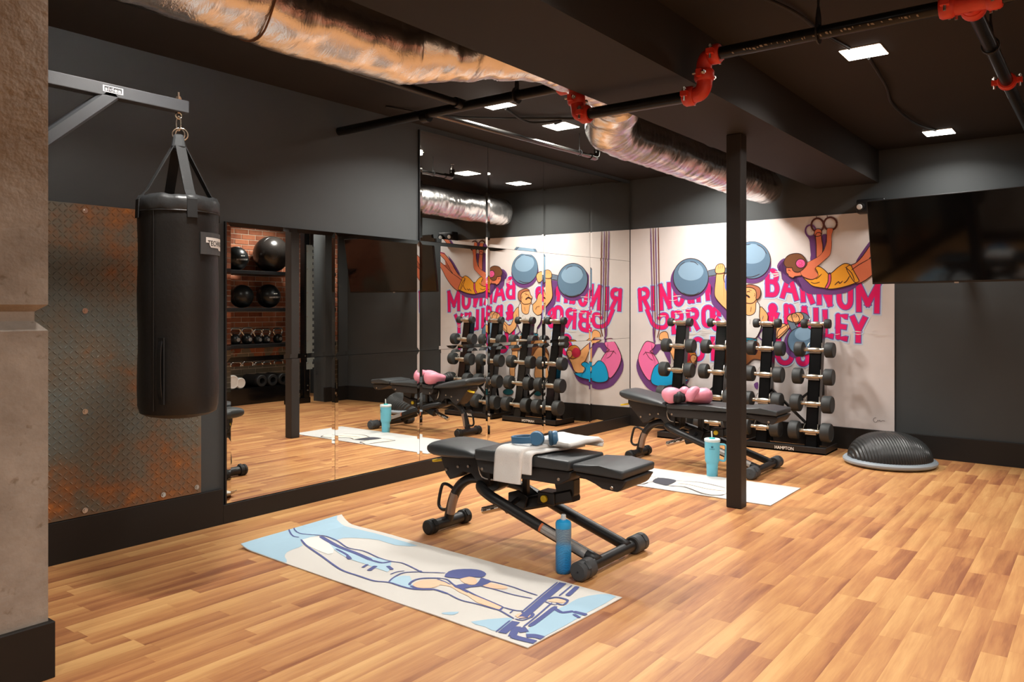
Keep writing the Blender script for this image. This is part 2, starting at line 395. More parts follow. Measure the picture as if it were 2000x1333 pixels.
# ------------------------------------------------------------------ ceiling lights
DIFF = mat('lit_diffuser', (255, 250, 240), .5, emit=14)
FRW = mat('light_frame', (225, 222, 216), .5)
LIGHTS = [(4.264, 1.0, 'square lit ceiling panel right of the beam, beside the black pipe'),
          (6.54, 1.014, 'lit ceiling panel close to the right wall above the television'),
          (3.94, 3.117, 'lit ceiling panel partly hidden by the pipe near the mirror wall'),
          (4.694, 3.12, 'lit ceiling panel beside the foil duct elbow and red fitting'),
          (5.78, 2.84, 'lit ceiling panel seen only in the mirror, farther left one'),
          (6.57, 2.87, 'lit ceiling panel seen only in the mirror, nearer the mural wall'),
          (1.85, 1.0, 'added ceiling panel light, unseen overhead before the mat'),  # unseen panel, added to brighten the floor near the camera
          (-.5, 1.0, 'added ceiling panel light, unseen overhead beside the camera'),  # also out of view, added to light the near floor
          (1.65, 2.62, 'added ceiling panel light, unseen overhead by the concrete column'),  # out of view, added to light the left wall
          (-.8, 2.9, 'added ceiling panel light, unseen beyond the concrete column'),  # extra unseen panel, added to light the left side
          (6.2, -.55, 'ceiling panel light over the storage shelf by the brick wall'),
          (3.6, -.55, 'added ceiling panel light, unseen near the brick wall'),  # unseen, added to light the brick side of the room
          (1.2, -.55, 'added ceiling panel light, unseen behind the camera')]  # unseen extra panel, added to light the scene from behind
for x, y, lb in LIGHTS:
    r_ = root('ceiling_light', lb, 'light', (x, y, CZ), group='square ceiling lights')
    b_ = bmesh.new()
    for sx, sy, lx, ly in ((-1, 0, .008, .2), (1, 0, .008, .2), (0, -1, .2, .008), (0, 1, .2, .008)):
        box(b_, (sx*.096, sy*.096, -.002), (lx*.5 if lx < .1 else .196, ly*.5 if ly < .1 else .196, .004))
    obj('frame', b_, FRW, r_)
    obj('diffuser', bx(-.094, .094, -.094, .094, -.006, -.001), DIFF, r_)
    ld = bpy.data.lights.new('panel_light', 'AREA'); ld.shape = 'SQUARE'; ld.size = .18; ld.energy = LIGHT_W*{(4.264, 1.0): .75, (6.54, 1.014): .5, (1.85, 1.0): .95, (3.94, 3.117): 1.35, (1.65, 2.62): 1.1, (6.2, -.55): .8}.get((x, y), 1); ld.color = LIGHT_COL; ld.spread = math.radians(142)
    lo = bpy.data.objects.new('panel_light', ld); COL.objects.link(lo); lo.parent = r_; lo.location = (0, 0, -.010)
MURAL = """
shadow|3|purple|0|1|0|857,1443 847,1388 819,1338 776,1298 721,1272 660,1264 598,1273 541,1300 496,1342 467,1394 456,1452 467,1510 496,1561 541,1601 598,1625 660,1632 721,1620 776,1592 819,1551 847,1499
shadow|3|purple|0|1|0|1456,1575 1447,1523 1423,1476 1384,1439 1335,1416 1280,1409 1224,1419 1174,1444 1133,1484 1107,1533 1098,1588 1107,1641 1133,1689 1174,1726 1224,1748 1280,1753 1335,1742 1384,1715 1423,1676 1447,1628
shadow|3|purple|0|1|0|1519,1524 1546,1585 1591,1610 1653,1625 1723,1491 1775,1421 1860,1384 1944,1366 2027,1360 2108,1380 2180,1412 2236,1427 2322,1515 2323,1499 2236,1410 2164,1349 2092,1313 1986,1299 1877,1305 1792,1308 1740,1343 1697,1396 1653,1423 1609,1396 1555,1443 1560,1496
shadow|3|purple|0|1|0|1805,1593 1811,1679 1794,1775 1766,1820 1794,1811 1852,1806 1860,1728 1860,1625
shadow|3|purple|0|1|0|1898,1803 1948,1809 1932,1724 1902,1683
shadow|3|purple|0|1|0|928,1485 838,1461 895,1374 876,1307 895,1219 967,1153 1019,1086 1058,1019 1098,963 1118,974 1098,1086 1019,1198 941,1286 928,1418
shadow|3|purple|0|1|0|1747,1326 1675,1407 1590,1475 1513,1542 1534,1600 1590,1625 1661,1569 1704,1431
shadow|3|purple|0|1|0|2360,1804 2314,1718 2199,1582 2191,1594 2283,1729 2345,1791
shadow|3|purple|0|1|0|730,653 661,547 642,494 463,438 271,432 242,481 130,580 98,686 73,614 96,519 189,399 295,351 391,344 488,378 574,400 623,441 673,536 723,610
shadow|3|purple|0|1|0|415,825 295,828 247,776 259,744 295,727 343,779 367,778 427,675 457,642 451,749
shadow|3|purple|0|1|0|1618,985 1653,1029 1618,879 1653,793 1706,768 1653,749 1591,799 1573,896
shadow|3|purple|0|1|0|1300,500 1336,516 1333,454 1307,466
shadow|3|purple|0.012|1|0|1395,1016 1340,926 1450,867
ropes|5|purple|0.011|1|0|238,1982 251,1476 263,995
ropes|5|rope|0.011|1|0|267,1980 278,1475 290,995
ropes|5|purple|0.011|1|0|292,1979 303,1475 313,995
ropes|5|rope|0.011|1|0|324,1977 331,1474 338,996
ropes|5|rope|0.011|1|0|290,1000 285,932 281,863
ropes|5|rope|0.011|1|0|338,1001 328,948 311,894
ropes|5|purple|0.02|1|0|268,1000 273,909 285,841
acrobat|6|purple|0.014|1|0|1850,1851 1846,1830 1834,1813 1816,1805 1797,1806 1779,1816 1767,1835 1763,1857 1767,1878 1779,1895 1797,1903 1816,1902 1834,1891 1846,1873 1850,1851
acrobat|6|ring|0.016|1|0|1918,1896 1914,1874 1903,1857 1886,1845 1867,1842 1847,1848 1830,1861 1818,1881 1814,1903 1818,1925 1830,1943 1847,1954 1867,1957 1886,1951 1903,1937 1914,1918 1918,1896
acrobat|6|ring|0.016|1|0|2027,1900 2023,1879 2011,1862 1994,1852 1974,1849 1953,1854 1936,1867 1925,1886 1920,1907 1925,1927 1936,1944 1953,1955 1974,1958 1994,1952 2011,1939 2023,1921 2027,1900
acrobat|6|ring|0.01|1|0|1858,1957 1856,1984
acrobat|6|ring|0.01|1|0|1949,1959 1947,1981
acrobat|7|coral|0|1|1|1852,1823 1894,1829 1902,1777 1912,1708 1902,1640 1860,1603 1856,1728
acrobat|7|coral|0|1|1|1839,1824 1843,1849 1860,1866 1890,1862 1902,1841 1898,1812 1869,1801 1847,1806
acrobat|7|coral|0|1|1|2108,1532 2130,1467 2191,1390 2291,1440 2383,1538 2438,1625 2493,1699 2501,1748 2446,1716 2360,1647 2286,1590 2321,1634 2360,1695 2407,1757 2477,1818 2470,1845 2407,1824 2314,1730 2237,1619 2176,1558
acrobat|9|ink|0.006|1|0|2286,1590 2206,1546 2146,1503
acrobat|8|pinkd|0.016|1|0|2501,1856 2454,1842 2407,1832
acrobat|8|yellow|0|1|1|1740,1456 1775,1438 1826,1432 1864,1457 1867,1496 1843,1540 1886,1540 1927,1511 1961,1476 1994,1492 2035,1529 2092,1561 2140,1546 2157,1512 2188,1453 2208,1411 2188,1399 2124,1375 2043,1355 1969,1348 1902,1360 1826,1376 1783,1412
acrobat|8|pinkd|0|1|1|1959,1476 1977,1480 1979,1416 1954,1357 1929,1357 1954,1408
acrobat|9|ink|0.006|1|0|2096,1531 2148,1479 2172,1412
acrobat|9|ink|0.007|1|0|2010,1381 2043,1410 2051,1393 2076,1414
acrobat|9|ink|0.007|1|0|2084,1397 2108,1413 2132,1454
acrobat|9|ink|0.005|1|0|1852,1436 1877,1453 1902,1478
acrobat|9|ink|0.005|1|0|1809,1411 1843,1398 1886,1410
acrobat|9|coral|0|1|1|1948,1856 1973,1863 1996,1853 1982,1798 1984,1722 1973,1646 1944,1613 1881,1560 1839,1522 1864,1487 1870,1461 1826,1436 1775,1447 1732,1474 1723,1526 1766,1570 1826,1600 1894,1641 1936,1707 1948,1783
acrobat|8|coral|0|1|1|1596,1544 1635,1547 1723,1518 1740,1474 1688,1464 1671,1462 1653,1450 1618,1468 1611,1486 1598,1497
acrobat|10|hair|0|1|1|1575,1584 1591,1627 1627,1655 1688,1664 1736,1648 1766,1603 1775,1559 1723,1507 1679,1501 1653,1520 1646,1542 1600,1544
acrobat|11|pinkf|0|1|1|1764,1573 1759,1553 1744,1539 1723,1535 1702,1541 1687,1556 1681,1576 1687,1595 1702,1609 1723,1613 1744,1607 1759,1592
acrobat|12|pinkd|0.006|1|0|1701,1584 1723,1591 1736,1574 1719,1561 1710,1575
acrobat|12|pinkd|0.006|1|0|1697,1558 1723,1548 1745,1560
acrobat|11|ink|0.005|1|0|1611,1517 1622,1521 1631,1513
barbell|5|ink|0.05|0|0|854,1516 978,1541
barbell|6|steel|0.04|0|0|854,1516 978,1541
barbell|5|ink|0.05|0|0|1232,1579 1078,1543 838,1505
barbell|6|steel|0.04|0|0|1232,1579 1078,1543 838,1505
barbell|6|ball|0|1|1|855,1478 846,1424 821,1376 781,1337 731,1313 674,1305 617,1314 566,1340 524,1381 497,1431 488,1487 497,1543 524,1592 566,1631 617,1654 674,1661 731,1650 781,1623 821,1582 846,1532
barbell|7|ballhi|0|1|0|806,1534 799,1507 781,1482 752,1463 715,1452 674,1448 633,1454 596,1467 566,1488 547,1514 540,1542 547,1570 566,1594 596,1613 633,1625 674,1627 715,1622 752,1608 781,1587 799,1561
barbell|8|ink|0.005|1|0|587,1335 644,1316 716,1315 764,1340
barbell|8|ink|0.005|1|0|668,1631 716,1622 752,1595
barbell|8|ink|0.004|1|0|538,1543 562,1595 611,1630
barbell|6|ball|0|1|1|1450,1615 1441,1565 1418,1520 1380,1484 1333,1462 1280,1455 1226,1465 1178,1490 1139,1528 1114,1576 1105,1629 1114,1681 1139,1727 1178,1762 1226,1783 1280,1789 1333,1778 1380,1752 1418,1713 1441,1666
barbell|7|ballhi|0|1|0|1406,1673 1399,1645 1382,1621 1354,1602 1319,1591 1280,1588 1240,1593 1205,1608 1176,1629 1158,1655 1151,1684 1158,1712 1176,1737 1205,1755 1240,1766 1280,1769 1319,1762 1354,1748 1382,1726 1399,1701
barbell|8|ink|0.005|1|0|1223,1469 1289,1470 1355,1493
barbell|8|ink|0.005|1|0|1327,1760 1382,1726 1419,1670
barbell|8|ink|0.004|1|0|1185,1745 1223,1761 1270,1767
strongman|7|skin|0|1|1|1012,1514 941,1513 928,1440 917,1330 934,1275 993,1209 1032,1175 1065,1120 1138,1110 1178,1153 1185,1209 1124,1265 1098,1332 1045,1376 1006,1464
strongman|8|wrist|0|1|0|1061,1482 1029,1487 1021,1375 1056,1331 1065,1376
strongman|9|skin|0|1|1|1012,1514 1021,1564 999,1597 954,1594 928,1562 934,1512
strongman|9|skin|0|1|1|1098,1471 1122,1533 1098,1572 1052,1582 1039,1543 1052,1482
strongman|10|ink|0.004|1|0|999,1586 994,1553
strongman|10|ink|0.004|1|0|980,1585 974,1552
strongman|10|ink|0.004|1|0|960,1585 955,1552
strongman|10|ink|0.005|1|0|1131,1170 1118,1198 1078,1209
strongman|7|skin|0|1|1|1326,1260 1191,1254 1198,1198 1222,1125 1272,1113 1313,1147
strongman|8|skin|0|1|1|1351,1343 1333,1379 1272,1392 1215,1372 1198,1333 1175,1308 1191,1285 1189,1260 1211,1237 1272,1229 1306,1243 1326,1272 1346,1300
strongman|9|hair2|0|1|1|1362,1306 1357,1363 1313,1390 1245,1401 1211,1378 1272,1373 1313,1351 1324,1311 1320,1272 1340,1268
strongman|10|ink|0|1|0|1265,1286 1238,1308 1207,1307 1191,1285 1229,1295 1252,1279
strongman|10|ink|0.005|1|0|1265,1333 1245,1339 1234,1330
strongman|10|ink|0.005|1|0|1279,1345 1252,1354
strongman|10|ink|0.004|1|0|1229,1342 1221,1322 1232,1315
strongman|10|ink|0.004|1|0|1306,1322 1313,1305 1302,1294
strongman|10|ink|0.005|1|0|1275,1198 1269,1153
strongman|7|skin|0|1|1|1402,1164 1361,1198 1340,1118 1381,1016 1395,970 1464,906 1492,906 1590,991 1607,1025 1562,1049 1478,992 1430,1061 1430,1118
strongman|10|ink|0.004|1|0|1388,1118 1381,1084
strongman|11|skin|0|1|1|1711,1100 1675,1140 1618,1120 1607,1083 1661,1062 1704,1068
strongman|12|ink|0.004|1|0|1682,1131 1680,1100
strongman|12|ink|0.004|1|0|1661,1131 1658,1100
strongman|12|ink|0.004|1|0|1640,1131 1637,1100
strongman|8|tank|0|1|1|1354,1209 1322,1241 1313,1153 1272,1121 1225,1130 1211,1198 1198,1231 1171,1220 1164,1153 1111,1108 1058,1108 1071,1030 1111,974 1122,907 1198,896 1306,903 1368,1016 1351,1107
strongman|9|ink|0.004|1|0|1265,1085 1263,1040
strongman|9|ink|0.006|1|0|1158,996 1171,962
strongman|9|teal|0|1|1|1306,912 1118,912 1122,882 1306,879
strongman|8|shorts|0|1|1|1313,888 1118,886 1071,820 993,755 960,678 1045,754 1111,752 1178,660 1232,669 1299,724 1423,709 1450,742 1368,824
strongman|7|skin|0|1|1|1178,660 1124,751 1045,765 980,700 960,623 1032,576 980,534 980,434 1138,426 1138,538 1111,584
strongman|7|skin|0|1|1|1436,720 1368,710 1381,585 1409,515 1409,436 1464,422 1475,535 1450,628
strongman|9|ink|0.005|1|0|1124,617 1098,573 1118,517
strongman|8|shoe|0|1|1|1425,254 1429,244 1439,234 1454,225 1473,219 1495,216 1516,216 1536,220 1551,227 1561,236 1565,246 1561,257 1551,267 1536,276 1516,282 1495,285 1473,284 1454,281 1439,274 1429,265
strongman|8|shoe|0|1|1|1045,269 1048,259 1056,249 1068,241 1083,235 1101,232 1118,233 1133,237 1146,244 1154,252 1156,263 1154,273 1146,283 1133,291 1118,297 1101,300 1083,299 1068,295 1056,288 1048,279
kettle|6|ball|0|1|1|1863,903 1857,865 1839,831 1811,803 1775,784 1736,776 1696,781 1660,797 1631,824 1613,858 1606,896 1613,935 1631,970 1660,998 1696,1017 1736,1023 1775,1018 1811,1001 1839,974 1857,941
kettle|7|ballhi|0|1|0|1818,962 1814,944 1804,928 1788,914 1767,905 1745,902 1722,904 1701,912 1685,925 1674,941 1671,959 1674,978 1685,995 1701,1008 1722,1017 1745,1020 1767,1017 1788,1009 1804,997 1814,980
kettle|8|ink|0.062|1|0|1631,1086 1644,1047 1666,1003
kettle|9|steel|0.05|1|0|1631,1086 1644,1047 1666,1003
kettle|8|ink|0.05|1|0|1653,1104 1706,1126 1758,1117 1783,1083
kettle|9|steel|0.04|1|0|1653,1104 1706,1126 1758,1117 1783,1083
strongman|11|skin|0|1|1|1646,1117 1653,1134 1688,1147 1723,1143 1742,1126 1745,1091 1688,1051 1657,1073
strongman|12|ink|0.005|1|0|1671,1134 1669,1104
strongman|12|ink|0.005|1|0|1690,1134 1688,1104
strongman|12|ink|0.005|1|0|1710,1134 1708,1104
strongman|12|ink|0.005|1|0|1727,1135 1726,1104
strongman|7|skin|0|1|1|1521,983 1582,1028 1644,1060 1657,1047 1627,1020 1582,966 1521,912
girl|7|pink|0|1|1|289,828 224,856 177,846 133,779 96,686 128,581 200,483 245,481 289,606 333,636 271,733 230,755 259,776
girl|9|ink|0.005|1|0|265,670 224,692 177,757
girl|9|ink|0.005|1|0|271,733 189,746 154,716
girl|8|skin|0|1|1|730,686 661,656 598,712 537,768 463,829 439,888 427,942 391,958 343,933 337,880 391,857 451,770 512,640 549,595 510,554 537,510 636,514 686,612
girl|9|cyan|0|1|1|561,595 512,624 427,584 367,637 319,636 271,585 242,481 271,432 367,416 463,438 574,459 646,499 537,510 510,554
girl|9|hairo|0|1|1|736,730 698,783 623,792 574,745 580,691 661,650 721,676
girl|10|hairr|0|1|0|571,718 578,692 597,673 623,665 649,671 668,689 676,715 668,741 649,761 623,769 597,762 578,744
girl|10|skin|0|1|1|742,718 711,741 679,731 673,688 704,654 730,675
girl|11|ink|0.005|1|0|723,708 708,713
girl|11|ink|0.004|1|0|730,681 713,681
signature|5|ink|0.0028|1|0|2341,286 2325,280 2317,262 2329,247 2345,252 2353,266 2361,258 2368,267 2376,255 2388,265 2408,262
"""
LETTERS = """
R 103,1152 229,1168 223,1400 87,1386
I 248,1160 279,1164 277,1406 244,1402
N 338,1160 465,1187 459,1440 324,1418
G 492,1190 607,1216 599,1464 488,1444
L 640,1224 708,1234 700,1480 632,1467
I 740,1241 768,1246 760,1484 728,1472
N 831,1255 928,1269 920,1467 803,1477
G 1039,1270 1135,1270 1135,1422 1039,1420
B 471,929 603,950 599,1172 459,1158
R 632,962 760,982 756,1194 619,1179
O 787,990 912,1010 909,1223 780,1208
S 882,977 980,965 980,1197 882,1208
C 684,676 815,688 812,917 674,907
I 873,691 931,693 928,920 866,915
C 1410,739 1546,745 1546,1001 1410,999
U 1502,677 1662,685 1657,915 1496,922
S 1679,678 1801,680 1801,907 1677,915
B 1406,1287 1533,1283 1528,1532 1401,1546
A 1542,1277 1701,1248 1697,1492 1542,1514
R 1723,1241 1839,1217 1835,1462 1710,1483
N 1860,1216 1987,1197 1990,1433 1856,1453
U 2027,1182 2157,1160 2158,1412 2020,1428
M 2184,1155 2364,1141 2372,1387 2180,1410
& 1419,1071 1524,1045 1528,1224 1417,1236
B 1578,1006 1679,986 1675,1213 1571,1228
A 1692,982 1818,962 1813,1194 1688,1209
I 1835,958 1873,955 1870,1185 1830,1188
L 1912,940 1998,924 1994,1161 1907,1174
E 2017,922 2112,905 2115,1132 2015,1144
Y 2140,900 2256,893 2271,1112 2132,1124
"""
SWASH = [(190, 1179),(225, 1103),(264, 1027),(320, 998),(388, 999),(421, 1044),(417, 1104),(388, 1123),(345, 1111),(320, 1073)]
MATPRINT = """
1|mblue|0|-63,40 -107,626 22,569 219,577 420,578 653,573 558,510 432,513 324,470 263,420 256,367 138,387 128,262 208,216 226,144 244,97 291,53 375,6 230,-7 36,-8
1|mblue|0|1500,40 1578,156 1606,153 1635,36 1574,38
1|mblue|0|1679,415 1673,495 1711,587 1781,606 1785,397 1795,108 1746,76 1707,126 1677,316 1677,343
1|mblue|0|1357,32 1399,80 1405,45 1374,26
2|mlight|0|174,346 380,272 547,226 660,223 830,217 794,260 742,319 658,318 535,296 355,316
2|mlight|0|936,134 908,195 947,244 1029,179 1077,146 1003,133
2|mwhite|0|128,262 159,358 380,272 422,203 224,229
4|mink|0.0072|-54,301 -1,277 53,265 84,281
4|mink|0.006|-57,316 32,304 84,343 133,371 185,383 286,370 414,332 514,345 652,323 734,326 787,342 850,334 929,317 958,314 1022,359
4|mink|0.0192|152,363 239,342 355,316 430,307 535,296 655,276
4|mink|0.0132|655,276 720,282 736,324
4|mink|0.0084|120,267 238,219 435,163 563,124 667,100 773,100 876,101 941,130 1019,130 1089,140 1152,185
4|mink|0.0108|381,283 490,259 536,237
4|mink|0.0168|520,244 566,222
4|mink|0.012|702,183 686,226
4|mink|0.018|756,173 732,236
4|mink|0.015|773,270 826,250
4|mink|0.0072|936,134 911,180 896,254 942,310
4|mink|0.006|866,203 865,246 881,274
4|mink|0.0096|1036,160 1017,184 1006,225 1022,264 1074,307
4|mink|0.012|1044,159 1094,153 1152,185
4|mink|0.0054|947,305 1042,371
4|mink|0.006|1010,245 1057,292 1104,314 1176,284 1254,270 1341,250 1430,237 1504,225
4|mink|0.0096|1105,154 1148,189 1235,192
4|mink|0.006|1235,192 1320,175 1401,184 1473,188 1512,191 1571,176 1605,166
4|mink|0.006|1504,225 1556,232 1583,249
4|mink|0.0108|1588,230 1619,249 1636,243 1647,213
4|mink|0.006|1647,213 1639,174 1610,167
4|mink|0.0048|1605,191 1623,225
4|mink|0.0048|1620,178 1638,212
4|mink|0.0054|1242,412 1305,420 1383,423 1442,418 1527,412
4|mink|0.0054|1279,345 1346,353 1412,354 1463,359 1532,372
4|mink|0.0096|1584,407 1599,442 1639,450 1660,441
4|mink|0.0072|1660,441 1670,393 1637,391
4|mink|0.0048|1591,377 1626,371 1651,378
4|mink|0.0072|1512,191 1501,223
4|mink|0.0048|1558,198 1551,226
4|mink|0.0072|1176,284 1195,276 1233,268 1288,252
4|mink|0.006|1073,289 1119,286 1166,275
4|mink|0.006|1497,591 1585,241
4|mink|0.006|1606,141 1635,27
4|mink|0.0264|1520,598 1620,203
4|mink|0.0264|1630,148 1659,33
4|mink|0.006|1566,599 1599,463
4|mink|0.006|1623,382 1683,124
4|mink|0.018|1592,604 1624,485
4|mink|0.018|1658,362 1698,143
4|mink|0.0144|1661,344 1707,328 1723,341 1738,367
4|mink|0.018|1741,363 1798,370
4|mink|0.012|1756,342 1794,328
4|mink|0.024|1663,114 1706,32
4|mink|0.036|1689,87 1709,116
4|mink|0.024|1704,35 1740,37 1800,48
4|mink|0.024|1743,68 1766,87 1799,91
4|mink|0.0084|932,320 954,311
3|mskin|0|1072,246 1123,289 1189,270 1271,252 1352,244 1434,233 1495,223 1504,198 1467,195 1390,196 1312,226 1251,236 1183,258 1126,242
3|mskin|0|1144,356 1153,398 1188,406 1228,375 1243,339 1200,328
3|mskin|0|1259,393 1302,404 1366,409 1378,388 1337,357 1276,354
3|mskin|0|1042,173 1029,227 1053,264 1097,284 1138,236 1130,190 1085,161
3|mskin|0|1589,191 1591,232 1616,240 1638,225 1629,186
3|mskin|0|1597,389 1609,428 1648,438 1657,411 1632,397
5|mink|0|1074,332 1041,392 1053,438 1095,481 1144,495 1193,474 1205,427 1157,401 1145,361 1119,349
5|mink|0|1189,270 1204,323 1230,321 1246,342 1226,391 1207,425 1234,422 1275,415 1279,345 1254,308 1244,274 1226,262
"""
MATPRINT2 = """
2|charcoal|0|4989,2506 5001,2399 4949,2355 4812,2346 4808,2390 4853,2481
3|ink|0.007|4736,2619 4872,2649 4980,2681 4989,2631 4987,2497
3|ink|0.007|4832,2641 4893,2652
3|ink|0.008|4695,2614 4722,2550 4739,2499 4809,2493
3|ink|0.007|4971,2368 5023,2240 5013,2137 4966,2014
3|ink|0.007|4803,2341 4832,2236 4733,2072 4729,1986 4788,1949
3|ink|0.006|4905,2320 4911,2231 4867,2091 4882,1980
1|paleskin|0|4954,2360 5006,2233 4997,2130 4944,2005 4807,1950 4744,1992 4748,2079 4847,2243 4814,2343
1|paleskin|0|4970,2488 4976,2624 4956,2663 4834,2638 4720,2610 4734,2522 4834,2489
"""
# ------------------------------------------------------------------ mirrors: bevelled square panes
XS = [2.524+.7624*i for i in range(7)]; ZS = [.107, .884, 1.660, 2.441]
EDGEM = mat('mirror_edge', (30, 30, 32), .3)
def pane(parent, x0, x1, z0, z1):
    """pane with a polished bevel, local to parent at (0,WY,0)"""
    bm = bmesh.new(); g = .0012; bw = .025; dp = .0011
    x0 += g; x1 -= g; z0 += g; z1 -= g
    back = [bm.verts.new(p) for p in ((x0, .006, z0), (x1, .006, z0), (x1, .006, z1), (x0, .006, z1))]
    rim = [bm.verts.new(p) for p in ((x0, dp, z0), (x1, dp, z0), (x1, dp, z1), (x0, dp, z1))]
    fr = [bm.verts.new(p) for p in ((x0+bw, 0, z0+bw), (x1-bw, 0, z0+bw), (x1-bw, 0, z1-bw), (x0+bw, 0, z1-bw))]
    bm.faces.new(fr)
    for i in range(4):
        j = (i+1) % 4
        bm.faces.new((rim[i], rim[j], fr[j], fr[i])); f = bm.faces.new((back[i], back[j], rim[j], rim[i])); f.material_index = 1
    bm.faces.new(back[::-1])
    obj('mirror_panel', bm, [MIRROR, EDGEM], parent)
low = root('wall_mirror', 'low wall mirror of four square panels beside the hanging punching bag', 'mirror', (0, WY, 0))
for i in range(2):
    for j in range(2): pane(low, XS[i], XS[i+1], ZS[j], ZS[j+1])
tall = root('wall_mirror', 'tall wall mirror of twelve square panels reaching the corner by the mural', 'mirror', (0, WY, 0))
for i in range(2, 6):
    for j in range(3): pane(tall, XS[i], XS[i+1], ZS[j], ZS[j+1])
for nm, rt, a, b, z0, z1 in (('side_edge', low, XS[0]-.010, XS[0]-.001, ZS[0], ZS[2]), ('side_edge', tall, XS[2]-.006, XS[2]+.0005, ZS[2], ZS[3])):
    obj(nm, bx(a, b, -.004, .012, z0, z1), BLK, rt)
# ------------------------------------------------------------------ wall mural
PC = {'purple': (110, 66, 124), 'rope': (120, 70, 52), 'ring': (92, 52, 44), 'coral': (226, 124, 88), 'ink': (66, 42, 38), 'pinkd': (222, 78, 118),
      'yellow': (240, 164, 48), 'hair': (120, 76, 48), 'pinkf': (240, 96, 160), 'steel': (108, 122, 138), 'ball': (98, 126, 150), 'ballhi': (138, 168, 192),
      'skin': (246, 178, 116), 'wrist': (112, 124, 196), 'hair2': (184, 112, 82), 'tank': (228, 221, 214), 'teal': (34, 132, 156), 'shorts': (142, 84, 44),
      'shoe': (28, 92, 98), 'pink': (240, 118, 172), 'cyan': (20, 160, 214), 'hairo': (206, 124, 48), 'hairr': (190, 40, 66),
      'halo': (206, 222, 240), 'edge': (120, 112, 188), 'letter': (236, 30, 106), 'magenta': (180, 40, 140),
      'mblue': (172, 204, 222), 'mlight': (186, 216, 232), 'mwhite': (240, 238, 232), 'mink': (92, 100, 152), 'mskin': (246, 204, 172), 'charcoal': (74, 74, 82), 'paleskin': (238, 224, 208)}
def pm(c): return mat('print_'+c, PC[c], .75, spec=.25)
class Print:
    """flat coloured print: each shape is a thin layer on its sheet"""
    def __init__(s, fn): s.bm = bmesh.new(); s.fn0 = fn; s.cols = []; s.k = 0
    def fn(s, x, y, l): return s.fn0(x, y, l+(s.k % 12)*.075)
    def ci(s, c):
        if c not in s.cols: s.cols.append(c)
        return s.cols.index(c)
    def fill(s, pts, c, layer):
        if len(pts) < 3: return
        s.k += 1
        vs = [s.bm.verts.new(s.fn(x, y, layer)) for x, y in pts]
        try: f = s.bm.faces.new(vs)
        except ValueError: return
        f.material_index = s.ci(c)
        bmesh.ops.triangulate(s.bm, faces=[f])
    def stroke(s, pts, w, c, layer, closed=False):
        P = [Vector(p) for p in pts]; P = [p for i, p in enumerate(P) if i == 0 or (p-P[i-1]).length > 1e-5]; n = len(P)
        if n < 2: return
        s.k += 1
        A, B = [], []
        for i, p in enumerate(P):
            if closed: t = P[(i+1) % n]-P[i-1]
            else: t = P[min(i+1, n-1)]-P[max(i-1, 0)]
            if t.length < 1e-9: t = Vector((1, 0))
            t.normalize(); nn = Vector((-t.y, t.x))*w/2
            if not closed and i in (0, n-1) and w < .03: nn *= .6
            A.append(s.bm.verts.new(s.fn(*(p+nn), layer+.07*i/n))); B.append(s.bm.verts.new(s.fn(*(p-nn), layer+.07*i/n)))
        for i in range(n if closed else n-1):
            j = (i+1) % n
            try: f = s.bm.faces.new((A[i], A[j], B[j], B[i])); f.material_index = s.ci(c)
            except ValueError: pass
    def done(s, name, parent):
        me = bpy.data.meshes.new(name); s.bm.to_mesh(me); s.bm.free()
        for c in s.cols: me.materials.append(pm(c))
        o = bpy.data.objects.new(name, me); COL.objects.link(o); o.parent = parent; return o
def sm2(pts, k=3, closed=True): return [(p.x, p.y) for p in smooth_path([(a, b, 0) for a, b in pts], k, closed)]
def parse(s): return [tuple(int(v)/1000 for v in q.split(',')) for q in s.split()]
mu = root('wall_mural', 'large printed circus mural panel on the dark wall behind the dumbbell towers', 'mural', CORNER, WROT)
pan = mat('mural_sheet', (222, 214, 211), .7, var=.09, vscale=1.6, spec=.25)
MW, MZ0, MZ1 = 2.478, .183, 1.979
obj('sheet', bx(.004, MW, -.0032, 0, MZ0, MZ1), pan, mu)
mfn = lambda a, z, l: (min(max(a, .006), MW-.002), -.0040-l*.0009, min(max(z, MZ0+.002), MZ1-.002))
prs = {}
for ln in MURAL.strip().split('\n'):
    p, l, c, w, s_, o_, q = ln.split('|'); pts = parse(q); l = int(l); w = float(w)
    pr = prs.setdefault(p if p != 'shadow' else 'shadow|%d' % len(prs), Print(mfn))
    if w == 0:
        if s_ == '1' : pts = sm2(pts)
        pr.fill(pts, c, l)
        if o_ == '1': pr.stroke(pts, .0065, 'ink', l+.5, True)
    else:
        if s_ == '1' and len(pts) > 2: pts = sm2(pts, 3, False)
        pr.stroke(pts, w, c, l)
for k_, v_ in prs.items(): v_.done('printed_'+k_.split('|')[0], mu)
def arc_(cx, cy, rx, ry, a0, a1, n=9): return [(cx+rx*math.cos(math.radians(a0+(a1-a0)*k/n)), cy+ry*math.sin(math.radians(a0+(a1-a0)*k/n))) for k in range(n+1)]
